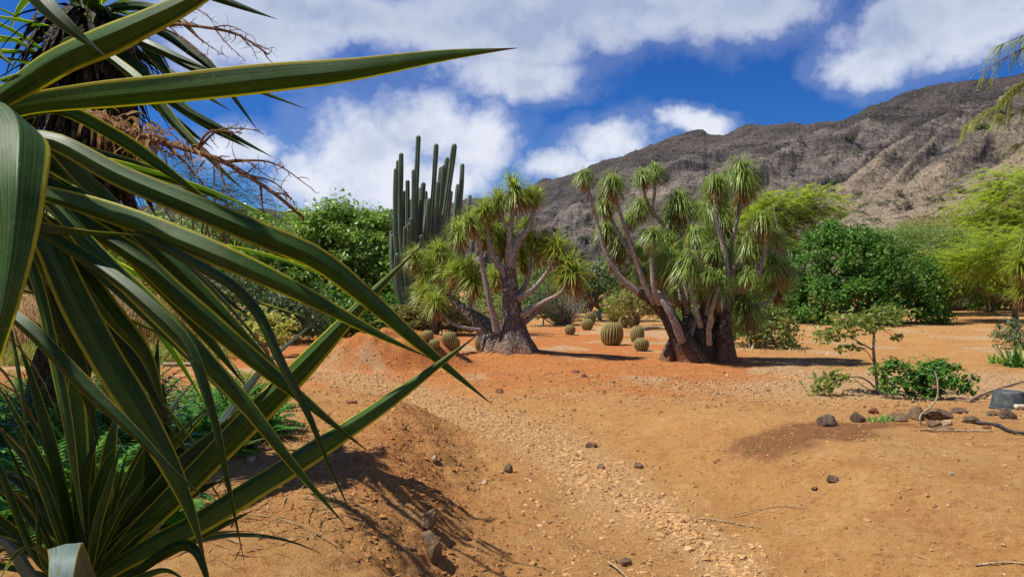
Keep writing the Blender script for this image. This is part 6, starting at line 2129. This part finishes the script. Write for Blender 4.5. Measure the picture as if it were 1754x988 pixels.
def spray_branch(pts, n, L, ll, lw, gl, mat_g):
    p = spline([P(*q) for q in pts], 40)
    tube(gl, p, np.linspace(0.02, 0.004, 40), 5)
    for i in range(n):
        k = rs.randint(6, 40)
        t_ = p[min(k + 1, 39)] - p[k - 1]
        d = t_ / np.linalg.norm(t_) + rs.normal(size=3) * 0.55 + np.array([0, 0, -0.15])
        d /= np.linalg.norm(d)
        s = np.linspace(0.05, 1, 12)
        q = p[k] + d[None] * (L * rs.uniform(.5, 1.1) * s)[:, None] + np.array([0, 0, -1]) * (0.5 * L * s ** 2)[:, None]
        sd = np.cross(d, [0, 0, 1])
        sd /= max(np.linalg.norm(sd), 1e-6)
        tube(gl, q, np.linspace(0.004, 0.002, 12), 3, cap=False)
        for sg in (-1, 1):
            ribbons(mat_g, q, sd[None] * sg + d[None] * 0.5 + rs.normal(size=(12, 3)) * 0.2, ll * rs.uniform(.6, 1.1, 12), lw, 0.4, 1, tint=rs.rand() * 0.6 + 0.4 * rs.rand(12))


gl = Geo()
spray_branch([(1860, 80, 12.4), (1790, 125, 12.2), (1740, 150, 12.0), (1700, 185, 11.9), (1655, 212, 11.8)], 110, 0.26, 0.07, 0.022, gl, g)
spray_branch([(1850, 140, 12.4), (1800, 160, 12.2), (1750, 190, 12.1), (1712, 200, 12.0)], 60, 0.24, 0.07, 0.022, gl, g)
spray_branch([(1850, 20, 12.4), (1800, 40, 12.3), (1750, 62, 12.2), (1712, 78, 12.1)], 46, 0.30, 0.07, 0.022, gl, g)
spray_branch([(1850, 60, 12.3), (1800, 70, 12.3), (1760, 80, 12.2), (1690, 118, 12.1)], 40, 0.28, 0.06, 0.02, gl, g)
spray_branch([(1850, 250, 12.3), (1800, 240, 12.3), (1760, 244, 12.2), (1735, 250, 12.1)], 40, 0.28, 0.07, 0.022, gl, g)
spray_branch([(1860, 330, 12.3), (1800, 320, 12.3), (1750, 330, 12.2), (1710, 355, 12.1)], 50, 0.28, 0.07, 0.022, gl, g)
for i in range(14):
    a, b_ = rs.uniform(1780, 1900), rs.uniform(-120, 260)
    spray_branch([(1850, b_ + 40, 12.5), (a, b_, 12.5 + rs.uniform(-1, 1)), (a + rs.uniform(-60, 120), b_ + 40, 12.5 + rs.uniform(-1.5, 1.5))], 40, 0.3, 0.07, 0.022, gl, g)
part('twigs', gl, 'bark_twig', tt, kind='stuff')
part('foliage', g, 'leaf_lime', tt, smooth=False, kind='stuff')

# ------------------------------------------------------------------ stakes in the shade below the far trees
for i, (pts, lab) in enumerate([([(1664, 532), (1660, 492)], 'upright wooden stake beside the leafless grey shrub'), ([(1698, 534), (1684, 486)], 'leaning wooden stake under the low feathery branch')]):
    w = gpt(*pts[0])
    g = Geo()
    tip = P(*pts[1], w[1])
    tube(g, spline([w - np.array([0, 0, .1]), (w + tip) / 2 + np.array([.02, 0, 0]), tip], 8) - w, np.linspace(0.05, 0.04, 8), 8, rough=0.1)
    tag(mesh_ob('stake', g, 'bark_pale', None, w), lab, 'stake')

# ------------------------------------------------------------------ shrubs on the hillside
HS = [(1445, 372, 16, 12, 'leaf_deep', 'dark green shrub on the tan foot of the hillside'), (1430, 322, 26, 22, 'leaf_greygreen', 'grey green shrub in a ravine of the hillside'),
      (1550, 360, 28, 22, 'leaf_dusty', 'round pale grey shrub on the tan slope'), (1600, 345, 26, 18, 'leaf_dusty', 'wide pale grey shrub higher up the tan slope'), (1640, 330, 24, 18, 'leaf_dusty', 'dusty grey shrub near the feathery lime tree on the slope'),
      (1540, 338, 16, 16, 'needle_dark', 'small dark shrub above the round pale grey one'), (1480, 235, 34, 20, 'leaf_greygreen', 'green patch of shrub high on the dark hillside'),
      (1455, 240, 20, 12, 'leaf_greygreen', 'small green shrub high on the dark hillside'), (1680, 224, 30, 16, 'needle_dark', 'dark green shrub under the hanging feathery branch on the slope')]
for i, (px, py, wpx, hpx, mt, lab) in enumerate(HS):
    c = hill_pt(px, py)
    r = wpx / F * c[1] / 2
    h_ = hpx / F * c[1] / 2
    broad_tree('hillside_shrub', c, [(c + np.array([-.35 * r, 0, h_ * 0.5]), (r * .6, r * .6, h_ * .7)), (c + np.array([.3 * r, 0, h_ * 0.7]), (r * .6, r * .6, h_ * .8)), (c + np.array([.75 * r, 0, h_ * 0.3]), (r * .4, r * .4, h_ * .4))], 900, r * 0.17, mt, lab, 'shrub', 150 + i, group='shrubs on the hillside', clumps=50, spread=0.22, r0=0.1, nl=5)
rs = np.random.RandomState(19)
g = Geo()
cnt = 0
ii = rs.randint(150, CR.shape[0] - 30, 2600)
jj = (rs.beta(1.2, 1.8, 2600) * 110).astype(int)
cen = CR[ii, jj]
for c in cen[:1300]:
    r = rs.uniform(0.5, 1.6)
    n = 26
    d = nrm(rs.normal(size=(n, 3)))
    d[:, 2] = np.abs(d[:, 2])
    leaves(g, c + d * r * np.array([1, 1, .7]), d, r * 0.55, 0.7, 0.2, rs, np.full(n, rs.rand()))
o = mesh_ob('hillside_scrub', g, 'leaf_dusty', smooth=False)
tag(o, 'low dusty scrub dotted over the crater wall', 'scrub', None, 'stuff')

broad_tree('shade_tree', np.array([-4.9, 4.0, gz(-4.9, 4.0)]), [((-4.9, 4.2, 2.6), (1.3, 1.0, 1.3)), ((-4.7, 3.2, 2.2), (1.2, 1.1, 1.2))], 9000, 0.16, 'leaf_deep',
           'unseen leafy tree added left of the yuccas to shade the cycads', 'tree', 170, clumps=160, spread=0.2)  # tree added out of view to throw shade on the cycads
g = Geo()
for c in cen[1300:2100]:
    r = rs.uniform(0.6, 1.9)
    n = 34
    d = nrm(rs.normal(size=(n, 3)))
    d[:, 2] = np.abs(d[:, 2])
    leaves(g, c + d * r * np.array([1, 1, .7]), d, r * 0.5, 0.7, 0.2, rs, np.full(n, rs.rand()))
tag(mesh_ob('hillside_scrub', g, 'needle_dark', smooth=False), 'dark green scrub dotted over the crater wall', 'scrub', None, 'stuff')

# ------------------------------------------------------------------ tallest yucca, added out of view on the left so its head shades the others
yd_xy = np.array([-1.85, 1.45])
yd_foot = np.array([*yd_xy, gz(*yd_xy) - 0.05])
yd = thing('yucca', yd_foot, 'tallest yucca, added out of view to shade the variegated ones', 'yucca')
yd_stem = yucca_stem(yd, yd_foot, (-1.72, 1.48, 2.72), 0.09, -0.05, 9)
for j in range(48):
    a = rsY.uniform(0, 2 * math.pi)
    e = rsY.uniform(-0.9, 1.35)
    d = (math.cos(a) * math.cos(e), math.sin(a) * math.cos(e), math.sin(e))
    L = rsY.uniform(0.55, 0.85)
    part('leaf', radial_leaf(yd_stem[-1 - rsY.randint(0, 6)], d, L, rsY.uniform(0.05, 0.075), rsY.uniform(0.1, 0.9), rsY.rand(), 12), 'yucca_leaf_plain', yd)
dead_skirt(yd, yd_stem, 160, 0.7, 12, 7)
